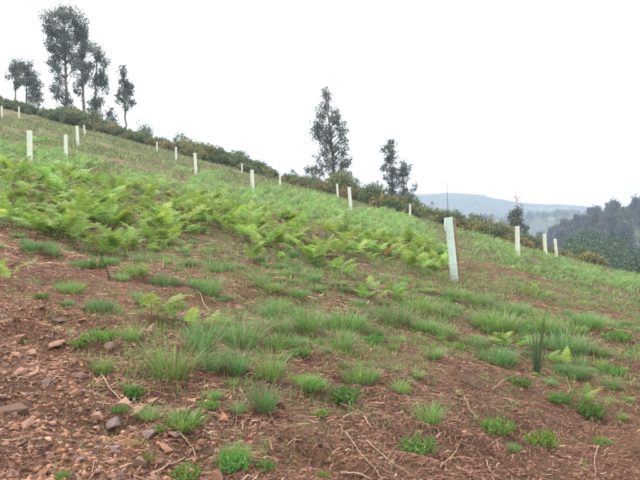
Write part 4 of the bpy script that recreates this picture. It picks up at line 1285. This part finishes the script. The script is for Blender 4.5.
# ------------------------------------------------------------------ dead stalks and twigs
def straw(n, r0, r1, lo, hi, wd, power, lift=.012):
    X, Y = scatter(n, r0, r1, power)
    px, py, f = proj(X, Y, H(X, Y))
    k = rng.random(len(X)) < 1.0 - .8 * look(STONY, px, py)
    k &= fbm(X / .45, Y / .45, 66, 2) > rng.uniform(-.6, .1, len(X))
    X, Y = X[k], Y[k]; n = len(X)
    L = rng.uniform(lo, hi, n); a_ = rng.uniform(0, PI, n)
    dx, dy = np.cos(a_), np.sin(a_)
    V = np.empty((n, 3, 2, 3)); bow = rng.normal(0, .12, n) * L
    w_ = wd * rng.uniform(.6, 1.4, n)
    for j, s in enumerate((-.5, 0, .5)):
        cx_ = X + dx * L * s - dy * bow * (1 - 4 * s * s); cy_ = Y + dy * L * s + dx * bow * (1 - 4 * s * s)
        zz = H(cx_, cy_) + lift * rng.uniform(.1, 1.3, n)
        for q, sg in enumerate((-1, 1)):
            V[:, j, q, 0] = cx_ - sg * dy * w_ / 2; V[:, j, q, 1] = cy_ + sg * dx * w_ / 2; V[:, j, q, 2] = zz + sg * w_ * .4
    i = np.arange(n)[:, None] * 6 + 2 * np.arange(2)[None]
    Q = np.stack([i, i + 1, i + 3, i + 2], -1).reshape(-1, 4)
    pal = np.array([(.3, .185, .11), (.23, .13, .08), (.14, .077, .049), (.44, .34, .22), (.19, .105, .067)])
    c = pal[rng.choice(5, n, p=[.18, .26, .26, .05, .25])] * np.exp(rng.normal(0, .27, (n, 1)))
    return V.reshape(-1, 3), Q, np.repeat(c, 6, 0)


G = Geo()
for args in ((74000, 2.4, 8.5, .016, .1, .0023, .35), (28000, 7, 18, .05, .2, .006, .6), (4000, 16, 34, .12, .4, .013, .7)):
    G.add(*straw(*args))
tag(link('bracken_litter', G.mesh('bracken_litter', M_STRAW)), 'dead brown bracken stalks littering the soil', 'plant litter', None, 'stuff')


def twig(pts, r, label, mat=M_TWIG, forks=0, lift=.012, cat='twig'):
    """a stick lying along photo points on the soil"""
    W = np.array([at(*p_) for p_ in pts])
    t0, t1 = np.linspace(0, 1, len(W)), np.linspace(0, 1, 14)
    P = np.stack([np.interp(t1, t0, W[:, k]) for k in range(3)], 1)
    r = r * .6
    P[:, :2] += rng.normal(0, r * .5, (14, 2))
    P[:, 2] = np.maximum(P[:, 2], H(P[:, 0], P[:, 1])) + lift
    o0 = P[0].copy(); P -= o0
    v, q = tube(P, r * np.linspace(1.1, .45, 14), 6)
    G_ = Geo(); G_.add(v, q, (1, 1, 1))
    for k in range(forks):
        b = P[4 + 3 * k]; d = (P[-1] - P[0]) * .22; sg = 1 if k % 2 else -1
        e = b + np.array([d[0] * .8 - sg * d[1] * .7, d[1] * .8 + sg * d[0] * .7, .02])
        v, q = tube(np.array([b, (b + e) / 2 + [0, 0, .008], e]), [r * .6, r * .4, r * .2], 5); G_.add(v, q, (1, 1, 1))
    tag(link('twig', G_.mesh('twig', mat, True), None, tuple(o0)), label, cat, 'twigs on the ground')


twig([(97, 368), (106, 386), (122, 404), (143, 420)], .0075, 'long bent pale twig lying beside the stone pile', forks=1)
twig([(346, 434), (362, 458), (382, 482)], .0055, 'long straight stalk running to the bottom edge at centre')
twig([(366, 442), (388, 462), (412, 478)], .0055, 'pale stalk parallel to another at the bottom centre')
twig([(195, 288), (203, 303), (210, 314)], .009, 'dry pale stick lying beside grass left of centre')
twig([(340, 405), (356, 412), (370, 418)], .008, 'short dry stick on the soil at lower centre')
twig([(364, 418), (368, 425), (371, 430)], .01, 'stubby pale stick below the short one at lower centre')
twig([(460, 382), (478, 390), (494, 394)], .009, 'dark branch lying on the soil at right', M_DTWIG, 1)
twig([(492, 392), (502, 384), (512, 378), (525, 384)], .006, 'curved pale stalk looping over the soil below the sword leaved plant', lift=.02)
twig([(464, 398), (470, 412), (478, 420)], .006, 'pale curved stalk left of the dark branch')
twig([(566, 378), (570, 390), (566, 398)], .006, 'small curved stalk right of the sword leaved plant')
twig([(598, 448), (594, 462), (596, 478)], .006, 'pale stalk standing near the bottom right corner')
twig([(486, 462), (490, 474), (502, 482)], .006, 'pale stalk at the bottom edge right of centre')
twig([(180, 436), (192, 450), (198, 462)], .007, 'pinkish dry stalk right of the stone pile')
twig([(238, 408), (236, 424), (234, 440)], .004, 'thin pale stalk below the spreading grass tuft')
twig([(268, 412), (272, 420), (276, 428)], .005, 'drooping pale straw under the spreading grass tuft')
twig([(150, 478), (168, 468), (186, 460)], .008, 'brown stick lying at the bottom edge left of centre')
twig([(340, 475), (360, 476), (372, 482)], .009, 'grey stick at the bottom edge in the middle')
twig([(548, 398), (560, 404), (570, 412)], .006, 'pale stalk left of the yellow shoot seedling')
twig([(440, 470), (455, 455), (462, 440)], .005, 'thin stalk right of the bushy bottom seedling')
# leaning dark stick by the ferns
x, y, z = at(111, 281)
v, q = tube(np.array([(0, 0, -.03), (-.04, .02, .09), (-.09, .03, .2), (-.13, .05, .3)]), [.007, .006, .005, .003], 6)
tag(link('stick', mesh_from('stick', v, q, M_DTWIG, None, True), None, (x, y, z)), 'dark stick leaning out of the soil below the foremost fern', 'twig')
# scrap of turquoise plastic
x, y, z = at(132, 402)
m, t, p, out = new_mat('turquoise_plastic'); p.inputs['Base Color'].default_value = (.18, .36, .33, 1); p.inputs['Roughness'].default_value = .4
g = np.linspace(0, 1, 6)
v = np.concatenate([np.stack([g * .04, np.sin(g * 4) * .006 + o_, .01 + .008 * np.sin(g * 6 + o_ * 200)], 1) for o_ in (0, .009, .018)])
q = np.array([[r_ * 6 + c_, r_ * 6 + c_ + 1, r_ * 6 + c_ + 7, r_ * 6 + c_ + 6] for r_ in range(2) for c_ in range(5)])
tag(link('plastic_scrap', mesh_from('plastic_scrap', v, q, m, None, True), None, (x - .02, y, z + .004)), 'small turquoise scrap of plastic between long twig and grass', 'litter')
print('objects', len(COL.objects), 'tris', sum(len(m_.loops) - 2 * len(m_.polygons) for m_ in bpy.data.meshes))
